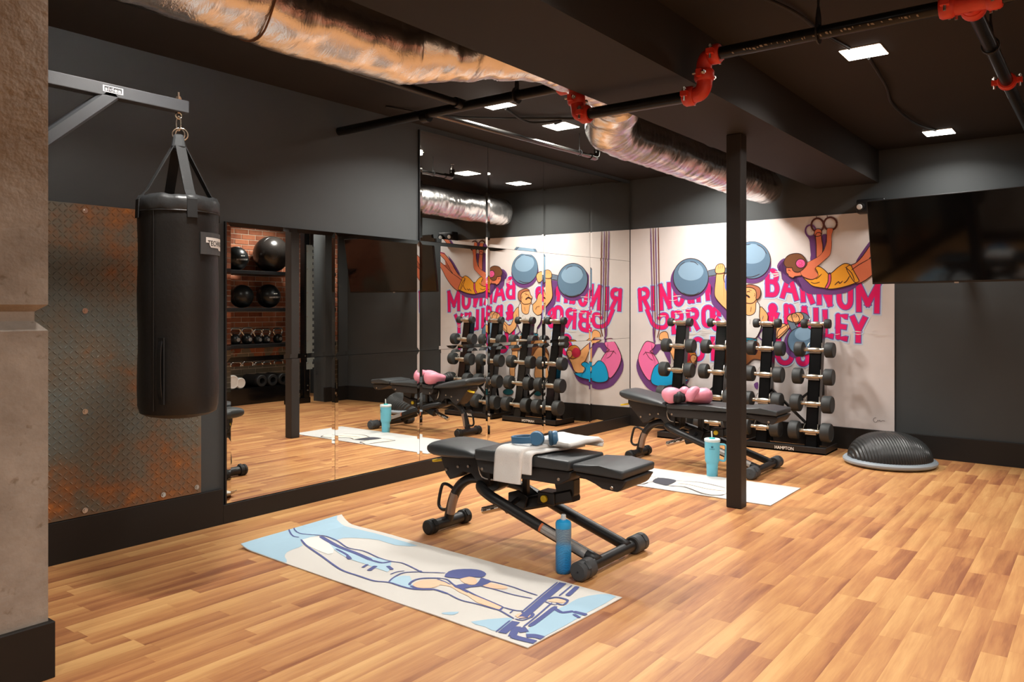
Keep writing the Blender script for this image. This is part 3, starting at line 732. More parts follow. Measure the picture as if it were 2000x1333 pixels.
SKEL = {'I': [[(.5, 0), (.5, 1)]], 'L': [[(0, 1), (0, 0), (1, 0)]], 'N': [[(0, 0), (0, 1)], [(0, 1), (1, 0)], [(1, 0), (1, 1)]], 'M': [[(0, 0), (0, 1)], [(0, 1), (.5, .25)], [(.5, .25), (1, 1)], [(1, 1), (1, 0)]],
        'E': [[(1, 1), (0, 1), (0, 0), (1, 0)], [(0, .52), (.85, .52)]], 'Y': [[(0, 1), (.5, .45)], [(1, 1), (.5, .45)], [(.5, .45), (.5, 0)]], 'A': [[(0, 0), (.5, 1)], [(.5, 1), (1, 0)], [(.2, .3), (.8, .3)]],
        'U': [[(0, 1), (0, .3)]+arc_(.5, .3, .5, .3, 180, 360)+[(1, 1)]], 'O': [arc_(.5, .72, .5, .28, 0, 180)+arc_(.5, .28, .5, .28, 180, 360)+[(1, .72)]], 'C': [[(1, .68)]+arc_(.5, .72, .5, .28, 10, 180)+arc_(.5, .28, .5, .28, 180, 350)+[(1, .32)]],
        'G': [[(1, .68)]+arc_(.5, .72, .5, .28, 10, 180)+arc_(.5, .28, .5, .28, 180, 360)+[(1, .45), (.62, .45)]], 'S': [[(1, .74)]+arc_(.5, .76, .5, .24, 0, 180)+[(.05, .62), (.95, .40)]+arc_(.5, .24, .5, .24, 0, -180)+[(0, .28)]],
        'R': [[(0, 0), (0, 1), (.55, 1)]+arc_(.6, .77, .4, .23, 90, -90)+[(0, .54)], [(.45, .54), (1, 0)]], 'B': [[(0, 0), (0, 1), (.55, 1)]+arc_(.55, .77, .4, .23, 90, -90)+[(0, .54)], [(.55, .54)]+arc_(.55, .27, .45, .27, 90, -90)+[(0, 0)]],
        '&': [[(1, 0), (.25, .70)]+arc_(.5, .80, .28, .20, 200, -20)+[(.7, .64), (.12, .36)]+arc_(.42, .24, .42, .24, 150, 300)+[(.85, .18), (1, .42)]]}
LW = .040; lk = 0
for ln in LETTERS.strip().split('\n'):
    ch, q = ln[0], parse(ln[2:])
    le = Print(mfn); le.k = lk; bl, br, tr, tl = [Vector(p) for p in q]
    wx = (br-bl).length; hy = (tl-bl).length; ix = min(.5, LW*.5/wx); iy = LW*.5/hy
    for dw, c, l in ((.036, 'halo', 0), (.014, 'edge', 1), (0, 'letter', 2)):
        for path in SKEL[ch]:
            P_ = []
            for x, y in path:
                s = ix+x*(1-2*ix); t = iy+y*(1-2*iy)
                P_.append((bl*(1-s)+br*s)*(1-t)+(tl*(1-s)+tr*s)*t)
            w_ = LW+dw
            # square ends a little beyond the skeleton, round joints
            e0 = (P_[0]-P_[1]).normalized()*(w_/2); e1_ = (P_[-1]-P_[-2]).normalized()*(w_/2)
            le.stroke([P_[0]+e0, P_[0]]+P_[1:-1]+[P_[-1], P_[-1]+e1_], w_, c, l)
            for p in P_[1:-1] if len(P_) < 6 else [P_[1], P_[-2]]: le.fill([(p.x+w_/2*math.cos(2*PI*k/12), p.y+w_/2*math.sin(2*PI*k/12)) for k in range(12)], c, l)
    lk = le.k; le.done('printed_letter', mu)
le = Print(mfn)
sw = sm2([(a/1000, b/1000) for a, b in SWASH], 4, False)
le.stroke(sw, .072, 'halo', 0); le.stroke(sw, .052, 'edge', 1); le.stroke(sw, .038, 'letter', 2)
le.done('printed_swash', mu)
# drips of bare sheet over the lettering
dr = Print(mfn); rr = random.Random(3)
for a0, a1, z0, z1, n_ in ((.1, .75, 1.1, 1.32, 16), (.5, .95, .9, 1.02, 8), (1.4, 1.62, 1.45, 1.6, 7), (2.0, 2.35, .86, 1.0, 8)):
    for i in range(n_):
        a = rr.uniform(a0, a1); z = rr.uniform(z0, z1); L_ = rr.uniform(.03, .12)
        dr.stroke([(a, z), (a+L_*.5, z+rr.uniform(-.006, .006)), (a+L_, z+rr.uniform(-.01, .01))], rr.uniform(.003, .008), 'tank', 2.5)
tag(dr.done('printed_scratches', mu), kind='stuff')
# black outlet box on the mural
ob = root('wall_outlet', 'black outlet box on the mural beside the right dumbbell tower', 'outlet', CORNER, WROT)
obj('cover', bx(1.835, 1.925, -.045, -.005, .44, .57, bev=.004), BLK, ob)
obj('socket', bx(1.855, 1.905, -.048, -.044, .46, .55), BLKG, ob)
# ------------------------------------------------------------------ diamond plate
dp = root('diamond_plate', 'rusty diamond plate steel sheet screwed to the wall behind the punching bag', 'metal panel', (0, WY, 0))
PX0, PX1, PZ0, PZ1 = 1.15, 2.369, .198, 1.675
obj('sheet', bx(PX0, PX1, -.004, .011, PZ0, PZ1, bev=.001, seg=1), RUST, dp)
bm = bmesh.new(); st = .0245
for i in range(int((PX1-PX0)/st)):
    for j in range(int((PZ1-PZ0)/st)):
        cx = PX0+.018+i*st; cz = PZ0+.018+j*st; a = PI/4 if (i+j) % 2 else -PI/4
        c, s = math.cos(a), math.sin(a); L_, w_, h_ = .0150, .0046, .0036
        P_ = [(-L_, 0, 0), (0, -w_, 0), (L_, 0, 0), (0, w_, 0), (-L_*.5, 0, h_), (L_*.5, 0, h_)]
        v = [bm.verts.new((cx+x*c-y*s, -.0035-z, cz+x*s+y*c)) for x, y, z in P_]
        for f in ((0, 1, 4), (1, 5, 4), (1, 2, 5), (2, 3, 5), (3, 4, 5), (3, 0, 4)): bm.faces.new([v[q] for q in f])
tag(obj('raised_treads', bm, RUST, dp), kind='stuff')
for x, z in ((1.768, 1.644), (1.768, 1.17), (1.768, .693), (1.768, .225), (2.156, .226), (2.342, .232), (2.342, 1.644), (2.342, .95), (1.3, 1.64), (1.3, .22)):
    bm = bmesh.new(); cyl(bm, (x, -.004, z), (x, -.0085, z), .013, 14); cyl(bm, (x, -.0085, z), (x, -.014, z), .0075, 6); obj('screw', bm, GALV, dp)
# ------------------------------------------------------------------ foil duct
def duct_mesh(path, radii, nr=40, seed=0, amp=.012):
    P = smooth_path(path, 14); R = []
    m = len(path)-1
    for i in range(len(P)):
        t = i/14; k = min(int(t), m-1); f = t-k; f = f*f*(3-2*f); R.append(radii[k]*(1-f)+radii[k+1]*f)
    bm = bmesh.new(); rings = []; up = None; s_acc = 0
    for i, p in enumerate(P):
        t = (P[min(i+1, len(P)-1)]-P[max(i-1, 0)]).normalized()
        if i: s_acc += (P[i]-P[i-1]).length
        if up is None: up = Vector((0, 0, 1))
        up = (up-t*up.dot(t)).normalized(); s = t.cross(up); ring = []
        for k in range(nr):
            a = 2*PI*k/nr; d = s*math.cos(a)+up*math.sin(a); q = p+d*R[i]
            w_ = noise.noise(Vector((q.x*6+seed, q.y*9, q.z*9)))*amp+abs(noise.noise(Vector((q.x*22, q.y*7+seed, q.z*7))))*amp*.9
            w_ += noise.noise(Vector((q.x*45, q.y*40, q.z*40+seed)))*amp*.22
            ring.append(bm.verts.new(q+d*w_))
        rings.append(ring)
    for a, b in zip(rings, rings[1:]):
        for k in range(nr): bm.faces.new((a[k], a[(k+1) % nr], b[(k+1) % nr], b[k]))
    bm.faces.new(rings[0][::-1]); bm.faces.new(rings[-1]); return bm
du = root('foil_duct', 'crinkled silver foil insulated air duct hanging under the ceiling along the beam', 'duct', (0, 0, 0))
def densify(p, q, n): return [tuple(p[i]+(q[i]-p[i])*k/n for i in range(3)) for k in range(n)]
pa = densify((-1.2, 2.485, 2.318), (2.30, 2.485, 2.312), 12)+densify((2.42, 2.45, 2.315), (2.95, 2.17, 2.36), 4)+densify((3.05, 2.155, 2.363), (3.80, 2.16, 2.363), 4)+[(3.92, 2.20, 2.35)]
ra = [.152]*13+[.145, .135, .122]+[.108]*5+[.115]
obj('duct_run', duct_mesh(pa, (ra+[.115]*40)[:len(pa)], amp=.013), FOIL, du, smooth='all')
pb = [(3.86, 2.20, 2.345), (3.98, 2.28, 2.33), (4.10, 2.375, 2.285)]+densify((4.25, 2.41, 2.255), (6.72, 2.415, 2.24), 12)+[(6.82, 2.415, 2.24), (6.90, 2.42, 2.245)]
rb = [.128, .148, .150]+[.138]*12+[.14, .13]
obj('duct_run', duct_mesh(pb, (rb+[.14]*40)[:len(pb)], seed=5, amp=.012), FOIL, du, smooth='all')
for x in (-.3, .9, 1.72):
    bm = bmesh.new(); tube(bm, [(x+.01*math.sin(a*3), 2.485+.157*math.cos(a), 2.314+.157*math.sin(a)) for a in [2*PI*k/40 for k in range(40)]], .006, 6, closed=True, sq=(.009, .004)); obj('duct_strap', bm, mat('aged_foil_tape', (120, 84, 58), .45, .5), du, smooth='all')
# ------------------------------------------------------------------ sprinkler pipes
def coupling(parent, p, d, r=.044, L=.05, name='coupling'):
    """grooved red clamp with two bolt lugs"""
    c = Vector(p); d = Vector(d).normalized(); bm = bmesh.new()
    M, _ = axis(c-d*L/2, c+d*L/2); lathe(bm, [(0, 0), (r*.86, 0), (r, L*.18), (r, L*.82), (r*.86, L), (0, L)], 22, M)
    o = obj(name, bm, RED, parent, smooth=True)
    x = M.to_3x3() @ Vector((1, 0, 0)); y = M.to_3x3() @ Vector((0, 1, 0))
    for s in (-1, 1):
        bm = bmesh.new(); box(bm, c+x*s*(r+.010), (.026, .022, .030), r=M.to_3x3().to_4x4()); obj('bolt_lug', bm, RED, o)
        bm = bmesh.new(); cyl(bm, c+x*s*(r+.012)-y*.030, c+x*s*(r+.012)+y*.030, .0055, 8); cyl(bm, c+x*s*(r+.012)+y*.016, c+x*s*(r+.012)+y*.024, .010, 6); obj('bolt', bm, GALV, o)
    return o
PR = .027
sp = root('sprinkler_pipe', 'black sprinkler pipe with red clamps crossing under the ceiling beam', 'pipe', (0, 0, 0))
bm = bmesh.new(); cyl(bm, (3.33, WY+.01, 2.30), (3.33, 2.20, 2.30), PR, 18); obj('pipe_length', bm, PIPE, sp, smooth=True)
bm = bmesh.new(); cyl(bm, (3.30, 2.06, 2.13), (3.30, 1.50, 2.13), PR, 18); obj('pipe_length', bm, PIPE, sp, smooth=True)
bm = bmesh.new(); cyl(bm, (3.30, 1.40, 2.295), (3.30, .46, 2.295), PR, 18); obj('pipe_length', bm, PIPE, sp, smooth=True)
bm = bmesh.new(); cyl(bm, (3.30, .36, 2.295), (3.30, YMIN+.02, 2.295), PR, 18); obj('pipe_length', bm, PIPE, sp, smooth=True)
bm = bmesh.new(); cyl(bm, (3.35, .41, 2.295), (6.90, .41, 2.295), PR, 18); obj('pipe_length', bm, PIPE, sp, smooth=True)
ER = .034
for pts in (([(3.33, 2.21, 2.30), (3.33, 2.17, 2.30), (3.325, 2.13, 2.28), (3.32, 2.115, 2.235)]), ([(3.32, 2.115, 2.235), (3.315, 2.105, 2.18), (3.305, 2.09, 2.14), (3.30, 2.05, 2.13)]),
            ([(3.30, 1.50, 2.13), (3.30, 1.455, 2.135), (3.30, 1.435, 2.165), (3.30, 1.435, 2.205)]), ([(3.30, 1.435, 2.205), (3.30, 1.435, 2.255), (3.30, 1.42, 2.287), (3.30, 1.385, 2.295)])):
    bm = bmesh.new(); tube(bm, smooth_path(pts, 5), ER, 16); obj('elbow', bm, RED, sp, smooth='all')
coupling(sp, (3.33, 2.20, 2.30), (0, 1, 0)); coupling(sp, (3.32, 2.115, 2.215), (0, 0, 1)); coupling(sp, (3.30, 2.05, 2.13), (0, 1, 0))
coupling(sp, (3.30, 1.505, 2.13), (0, 1, 0)); coupling(sp, (3.30, 1.435, 2.21), (0, 0, 1)); coupling(sp, (3.30, 1.385, 2.295), (0, 1, 0))
bm = bmesh.new(); cyl(bm, (3.30, .49, 2.295), (3.30, .33, 2.295), ER+.002, 18); cyl(bm, (3.30, .41, 2.295), (3.37, .41, 2.295), ER+.002, 18); obj('tee', bm, RED, sp, smooth=True)
coupling(sp, (3.30, .485, 2.295), (0, 1, 0)); coupling(sp, (3.30, .335, 2.295), (0, 1, 0)); coupling(sp, (3.375, .41, 2.295), (1, 0, 0)); coupling(sp, (4.56, .41, 2.295), (1, 0, 0), r=.042, L=.045)
for q in ((3.33, 2.49, 2.30), (3.30, .946, 2.295), (3.9, .41, 2.295)):
    bm = bmesh.new(); cyl(bm, (q[0], q[1], q[2]+.03), (q[0], q[1], CZ), .005, 8)
    ay = q[1] == .41
    pts = [((q[0], q[1]+.033*math.cos(a), q[2]+.033*math.sin(a)) if ay else (q[0]+.033*math.cos(a), q[1], q[2]+.033*math.sin(a))) for a in [2*PI*k/20 for k in range(20)]]
    tube(bm, pts, .004, 6, closed=True, sq=(.006, .022)); lathe(bm, [(0, 0), (.012, 0), (.012, .03), (.006, .075), (0, .075)], 10, Matrix.Translation((q[0], q[1], q[2]+.03)))
    obj('hanger', bm, BLK, sp)
rq = random.Random(11); bm = bmesh.new(); yy = 1.30
while yy > .55:
    w_ = rq.uniform(.004, .016); hh = rq.uniform(.004, .010); a = math.radians(205+rq.uniform(-6, 6))
    if rq.random() < .72:
        for q in range(2):
            a1 = a+q*.1*rq.random(); r_ = PR+.0006
            v = [bm.verts.new((3.30+r_*math.cos(t), y_, 2.295+r_*math.sin(t))) for t, y_ in ((a1, yy), (a1, yy-w_*.6), (a1+hh/PR, yy-w_), (a1+hh/PR*.7, yy-w_*.2))]; bm.faces.new(v)
    yy -= w_+.004
tag(obj('stencilled_marks', bm, mat('pale_stencil_paint', (150, 138, 122), .8), sp), kind='stuff')
SHP = mat('shiny_dark_pipe', (120, 118, 114), .16, .95)
s2 = root('branch_pipe', 'thin shiny branch pipe running toward the corner above the tall mirror', 'pipe', (0, 0, 0))
bm = bmesh.new(); tube(bm, smooth_path([(3.35, 3.143, 2.315), (3.6, 3.143, 2.315), (5.16, 3.143, 2.335)], 3), .017, 14); obj('pipe_length', bm, SHP, s2, smooth=True)
bm = bmesh.new(); tube(bm, smooth_path([(5.13, 3.143, 2.335), (5.20, 3.143, 2.335), (5.225, 3.143, 2.36), (5.225, 3.143, 2.40)], 5), .024, 14); obj('elbow', bm, SHP, s2, smooth=True)
bm = bmesh.new(); lathe(bm, [(0, 2.395), (.016, 2.395), (.016, 2.415), (.006, 2.42), (.006, 2.445), (.018, 2.447), (.018, 2.451), (0, 2.451)], 12, Matrix.Translation((5.225, 3.143, 0))); obj('sprinkler_head', bm, CHR, s2)
bm = bmesh.new(); cyl(bm, (4.978, 3.143, 2.35), (4.978, 3.143, CZ), .003, 6); tube(bm, [(4.978, 3.143+.024*math.cos(a), 2.334+.024*math.sin(a)) for a in [2*PI*k/16 for k in range(16)]], .003, 6, closed=True); obj('hanger', bm, BLK, s2)
bm = bmesh.new(); cyl(bm, (3.33, 3.12, 2.285), (3.33, 3.17, 2.285), .034, 14); obj('coupling', bm, PIPE, s2, smooth=True)
s3 = root('branch_pipe', 'black branch pipe passing out from under the foil duct to the main pipe', 'pipe', (0, 0, 0))
bm = bmesh.new(); cyl(bm, (1.2, 2.86, 2.31), (3.33, 2.86, 2.31), .02, 14); obj('pipe_length', bm, PIPE, s3, smooth=True)
bm = bmesh.new(); cyl(bm, (3.26, 2.86, 2.31), (3.33, 2.86, 2.31), .028, 14); obj('coupling', bm, PIPE, s3, smooth=True)
for lb, pts in (('black cable sagging between the two lights right of the beam', [(4.37, 1.0, 2.474), (4.9, 1.03, 2.455), (5.4, 1.10, 2.468), (6.0, 1.08, 2.455), (6.44, 1.02, 2.474)]),
                ('black cable on the ceiling left of the nearest right-hand light', [(2.9, 1.25, 2.472), (3.4, 1.10, 2.46), (3.8, 1.08, 2.468), (4.15, 1.04, 2.474)]),
                ('black cable looped between the lights near the mirror wall', [(4.05, 3.12, 2.472), (4.35, 3.15, 2.445), (4.5, 3.0, 2.46), (4.59, 3.10, 2.472)]),
                ('long black cable crossing the ceiling above the tall mirror', [(3.55, 3.7, 2.472), (4.0, 3.45, 2.455), (4.6, 2.8, 2.465), (4.9, 2.62, 2.472)])):
    bm = bmesh.new(); tube(bm, smooth_path(pts, 6), .008, 8); tag(obj('ceiling_cable', bm, CABLE), lb, 'cable', 'ceiling cables')
# ------------------------------------------------------------------ television
tv = root('television', 'large black flat television tilted down on the right wall above the black dome', 'television')
A_ = Vector((6.68, 1.547, 2.03)); B_ = Vector((6.475, .28, 2.03)); C_ = Vector((6.785, 1.47, 1.375))
ex = (B_-A_).normalized(); dn = C_-A_; dn = (dn-ex*dn.dot(ex)); TH = dn.length; dn.normalize(); nr_ = ex.cross(dn).normalized()
if nr_.x > 0: nr_ = -nr_
# local frame: X along screen width, Z up, -Y towards viewers
Mx = Matrix((ex, -nr_, -dn)).transposed().to_4x4(); tv.matrix_world = Matrix.Translation(A_) @ Mx
TW = (B_-A_).length
obj('casing', bx(0, TW, 0, .035, -TH, 0, bev=.004), BLK, tv)
obj('screen', bx(.008, TW-.008, -.0015, .002, -TH+.016, -.008), mat('glossy_dark_screen', (9, 9, 10), .07, spec=.6), tv)
obj('rear_housing', bx(.2, TW-.2, .03, .07, -TH+.12, -.12, bev=.01), BLK, tv)
obj('sensor', bx(.60, .63, -.003, .001, -TH-.004, -TH+.006), SILV, tv)
mt = root('television_mount', 'black swivel arm behind the television on the right wall', 'wall mount', (6.93, .9, 1.70))
obj('wall_plate', bx(.03, .055, -.12, .12, -.15, .15, bev=.004), BLK, mt)
bm = bmesh.new(); tube(bm, [(.04, .03, 0), (-.1, .0, 0), (-.215, .0, 0)], .02, sq=(.05, .04)); obj('arm', bm, BLK, mt)
obj('tilt_plate', bx(-.235, -.2, -.12, .12, -.12, .12, bev=.004), BLK, mt)
em = root('emergency_light', 'black twin-lamp emergency light on the wall at the television corner', 'light fixture', (6.965, 1.565, 2.018))
obj('housing', bx(-.075, .03, -.11, .11, -.055, .058, bev=.012, seg=3), BLK, em, smooth=True)
for y_ in (-.06, .075):
    bm = bmesh.new(); lathe(bm, [(0, 0), (.034, 0), (.036, .02), (.034, .028), (0, .028)], 20, axis((-.07, y_, 0), (-.12, y_+.006, -.01))[0]); o = obj('lamp_head', bm, BLK, em, smooth=True)
    bm = bmesh.new(); lathe(bm, [(0, .026), (.024, .026), (.020, .034), (0, .037)], 18, axis((-.07, y_, 0), (-.12, y_+.006, -.01))[0]); obj('lens', bm, mat('lamp_lens', (225, 228, 228), .25), o, smooth=True)
# ------------------------------------------------------------------ punching bag and its wall arm
LEATH = mat('black_bag_vinyl', (27, 26, 25), .48, bump=.10, bscale=55, spec=.4)
WEB = mat('black_webbing', (24, 25, 26), .75, bump=.15, bscale=500)
BX, BY = 1.792, 3.10
arm = root('bag_bracket', 'dark grey steel arm and brace holding the punching bag from the column', 'bracket', (1.125, BY, 0))
ARMM = mat('dark_grey_steel', (49, 51, 54), .5, .0, bump=.03, bscale=200)
obj('beam_arm', bx(0, .700, -.025, .025, 1.998, 2.048, bev=.003), ARMM, arm)
bm = bmesh.new(); tube(bm, [(0, 0, 1.665), (.39, 0, 2.015)], .02, sq=(.05, .055)); obj('brace', bm, ARMM, arm)
obj('mounting_plate', bx(0, .008, -.06, .06, 1.58, 2.10, bev=.002), ARMM, arm)
bm = bmesh.new(); cyl(bm, (.667, 0, 2.048), (.667, 0, 2.082), .006, 10); cyl(bm, (.667, 0, 2.048), (.667, 0, 2.058), .013, 6); cyl(bm, (.667, 0, 2.058), (.667, 0, 2.064), .01, 6)
tube(bm, [(.667+.013*math.sin(a), 0, 1.985-.013*math.cos(a)) for a in [2*PI*k/16 for k in range(16)]], .0035, 8, closed=True); obj('eye_bolt', bm, CHR, arm, smooth=True)
bm = text_bm('sidea', lambda s, t: (.352+.062*s, -.0265, 2.018+.014*t)); obj('logo', bm, WHITE, arm)
bm = bmesh.new()
for z_ in (2.014, 2.036): box(bm, (.383, -.0263, z_), (.078, .0006, .0022))
for x_ in (.3465, .4195): box(bm, (x_, -.0263, 2.025), (.005, .0006, .022))
obj('logo_frame', bm, WHITE, arm)
bag = root('punching_bag', 'tall black heavy punching bag hanging by four straps from the steel arm', 'punching bag', (BX, BY, 0))
R0 = .156; ZB, ZT = .742, 1.632
prof = [(0, ZB-.012), (.08, ZB-.010), (R0-.03, ZB), (R0-.008, ZB+.012), (R0, ZB+.04)]+[(R0+.002*math.sin(k), ZB+.04+(ZT-ZB-.09)*k/14) for k in range(1, 15)]+[(R0-.002, ZT-.03), (R0-.006, ZT-.01), (R0-.02, ZT), (.08, ZT-.004), (0, ZT-.006)]
bm = bmesh.new(); lathe(bm, prof, 48); obj('bag_body', bm, LEATH, bag, smooth=True)
# puckered collar at the top
bm = bmesh.new(); rg = []
for z_, r_ in ((ZT-.055, R0+.003), (ZT-.05, R0+.005), (ZT-.012, R0+.004), (ZT+.008, R0-.006), (ZT+.004, R0-.05), (ZT-.01, R0-.07)):
    rg.append([bm.verts.new(((r_+.002*math.sin(13*t_+z_*60))*math.cos(t_), (r_+.002*math.sin(13*t_+z_*60))*math.sin(t_), z_+.003*math.sin(7*t_+1)+.0015*math.sin(17*t_))) for t_ in [2*PI*k/72 for k in range(72)]])
for a, b in zip(rg, rg[1:]):
    for k in range(72): bm.faces.new((a[k], a[(k+1) % 72], b[(k+1) % 72], b[k]))
obj('collar', bm, mat('black_bag_collar', (46, 47, 48), .4, bump=.2, bscale=30), bag, smooth='all')
bm = bmesh.new()
for ang in (math.atan2(-BY, -BX)-.62,):
    tube(bm, [(math.cos(ang)*(R0+.002), math.sin(ang)*(R0+.002), z_) for z_ in (ZB+.03, 1.0, 1.3, ZT-.06)], .003, 6)
tube(bm, [(math.cos(t_)*(R0+.003), math.sin(t_)*(R0+.003), ZT-.058) for t_ in [2*PI*k/40 for k in range(40)]], .003, 6, closed=True)
obj('piping', bm, LEATH, bag)
a0 = math.atan2(-BY, -BX)     # towards the room
ah = a0+.47*-1
bm = bmesh.new()
ah = a0-.42
tube(bm, [(math.cos(ah+da)*(R0+.004), math.sin(ah+da)*(R0+.004), z_) for z_, da in ((.80, 0), (.815, 0), (.95, 0), (1.05, 0), (1.065, 0))], .01, sq=(.05, .006)); obj('hand_strap', bm, WEB, bag)
bm = bmesh.new(); tube(bm, smooth_path([(math.cos(ah)*(R0+d_), math.sin(ah)*(R0+d_), z_) for z_, d_ in ((.82, .006), (.86, .016), (.94, .02), (1.02, .016), (1.05, .006))], 3), .01, sq=(.03, .004)); obj('hand_loop', bm, BLK, bag)
ZK = 1.868
for k, sgn in ((0, a0-1.26), (1, a0+.32), (2, a0+1.88), (3, a0+3.45)):
    bm = bmesh.new(); c_, s_ = math.cos(sgn), math.sin(sgn)
    pts = [Vector((c_*.017, s_*.017, ZK)), Vector((c_*(R0-.03), s_*(R0-.03), ZT+.03)), Vector((c_*(R0+.004), s_*(R0+.004), ZT-.01)), Vector((c_*(R0+.007), s_*(R0+.007), ZT-.085))]
    sd = Vector((-s_, c_, 0))*.02; th = Vector((c_, s_, 0))*.002; L4 = []
    for p in pts: L4.append([bm.verts.new(p+sd*a+th*b) for a, b in ((-1, -1), (1, -1), (1, 1), (-1, 1))])
    for a, b in zip(L4, L4[1:]):
        for q in range(4): bm.faces.new((a[q], a[(q+1) % 4], b[(q+1) % 4], b[q]))
    bm.faces.new(L4[0]); bm.faces.new(L4[-1]); obj('strap', bm, WEB, bag)
bm = bmesh.new(); box(bm, (0, 0, ZK+.005), (.058, .058, .066), r=a0, bev=.014)
for v in bm.verts:
    if v.co.z > ZK: v.co.x *= .72; v.co.y *= .72
obj('strap_sleeve', bm, mat('dark_leather_sleeve', (26, 29, 31), .7), bag)
e1 = Vector((math.cos(a0+PI/2), math.sin(a0+PI/2), 0))
for o_, tilt in ((0, 0), (.012, .35)):
    bm = bmesh.new(); tube(bm, [Vector((0, 0, ZK+.040))+e1*(.024*math.cos(a)+o_)+Vector((0, 0, 1))*(.024*math.sin(a))+Vector((math.cos(a0), math.sin(a0), 0))*(.01*tilt*math.sin(a)) for a in [2*PI*k/24 for k in range(24)]], .0035, 8, closed=True); obj('ring', bm, CHR, bag, smooth='all')
bm = bmesh.new(); tube(bm, [Vector((0, 0, 1.952))+e1*(.009*math.cos(a))+Vector((0, 0, 1))*((.030)*math.sin(a)) for a in [2*PI*k/24 for k in range(24)]], .0032, 8, closed=True); obj('carabiner', bm, CHR, bag, smooth='all')
# brand patch wrapped on the bag
am = a0+1.02
def wrap(s, z, r_): return (math.cos(am+s/R0)*r_, math.sin(am+s/R0)*r_, z)
bm = bmesh.new(); n_ = 8; V0 = []
for r_ in (R0+.001, R0+.006):
    V0.append([[bm.verts.new(wrap(-.075+.215*i/n_, z_, r_)) for z_ in (1.402, 1.492)] for i in range(n_+1)])
for i in range(n_):
    bm.faces.new((V0[1][i][0], V0[1][i+1][0], V0[1][i+1][1], V0[1][i][1]))
    for q in (0, 1): bm.faces.new((V0[0][i][q], V0[0][i+1][q], V0[1][i+1][q], V0[1][i][q]))
for i in (0, n_): bm.faces.new((V0[0][i][0], V0[0][i][1], V0[1][i][1], V0[1][i][0]))
pt = obj('patch', bm, mat('grey_patch', (72, 73, 74), .6), bag)
bm = bmesh.new(); n_ = 14; top = []; bot = []
for i in range(n_+1):
    s = -.052+.18*i/n_; f = i/n_
    zt = 1.472; zb = 1.450 if f < .08 else (1.431 if f < .45 or f > .92 else 1.422)
    top.append(bm.verts.new(wrap(s, zt, R0+.0068))); bot.append(bm.verts.new(wrap(s, zb, R0+.0068)))
for i in range(n_): bm.faces.new((top[i], bot[i], bot[i+1], top[i+1]))
obj('patch_badge', bm, WHITE, pt)
bm = text_bm('TECHNOGYM', lambda s, t: wrap(-.044+.166*s, 1.438+.022*t, R0+.0074), off=.01); obj('patch_lettering', bm, mat('black_ink', (30, 28, 28), .6), pt)
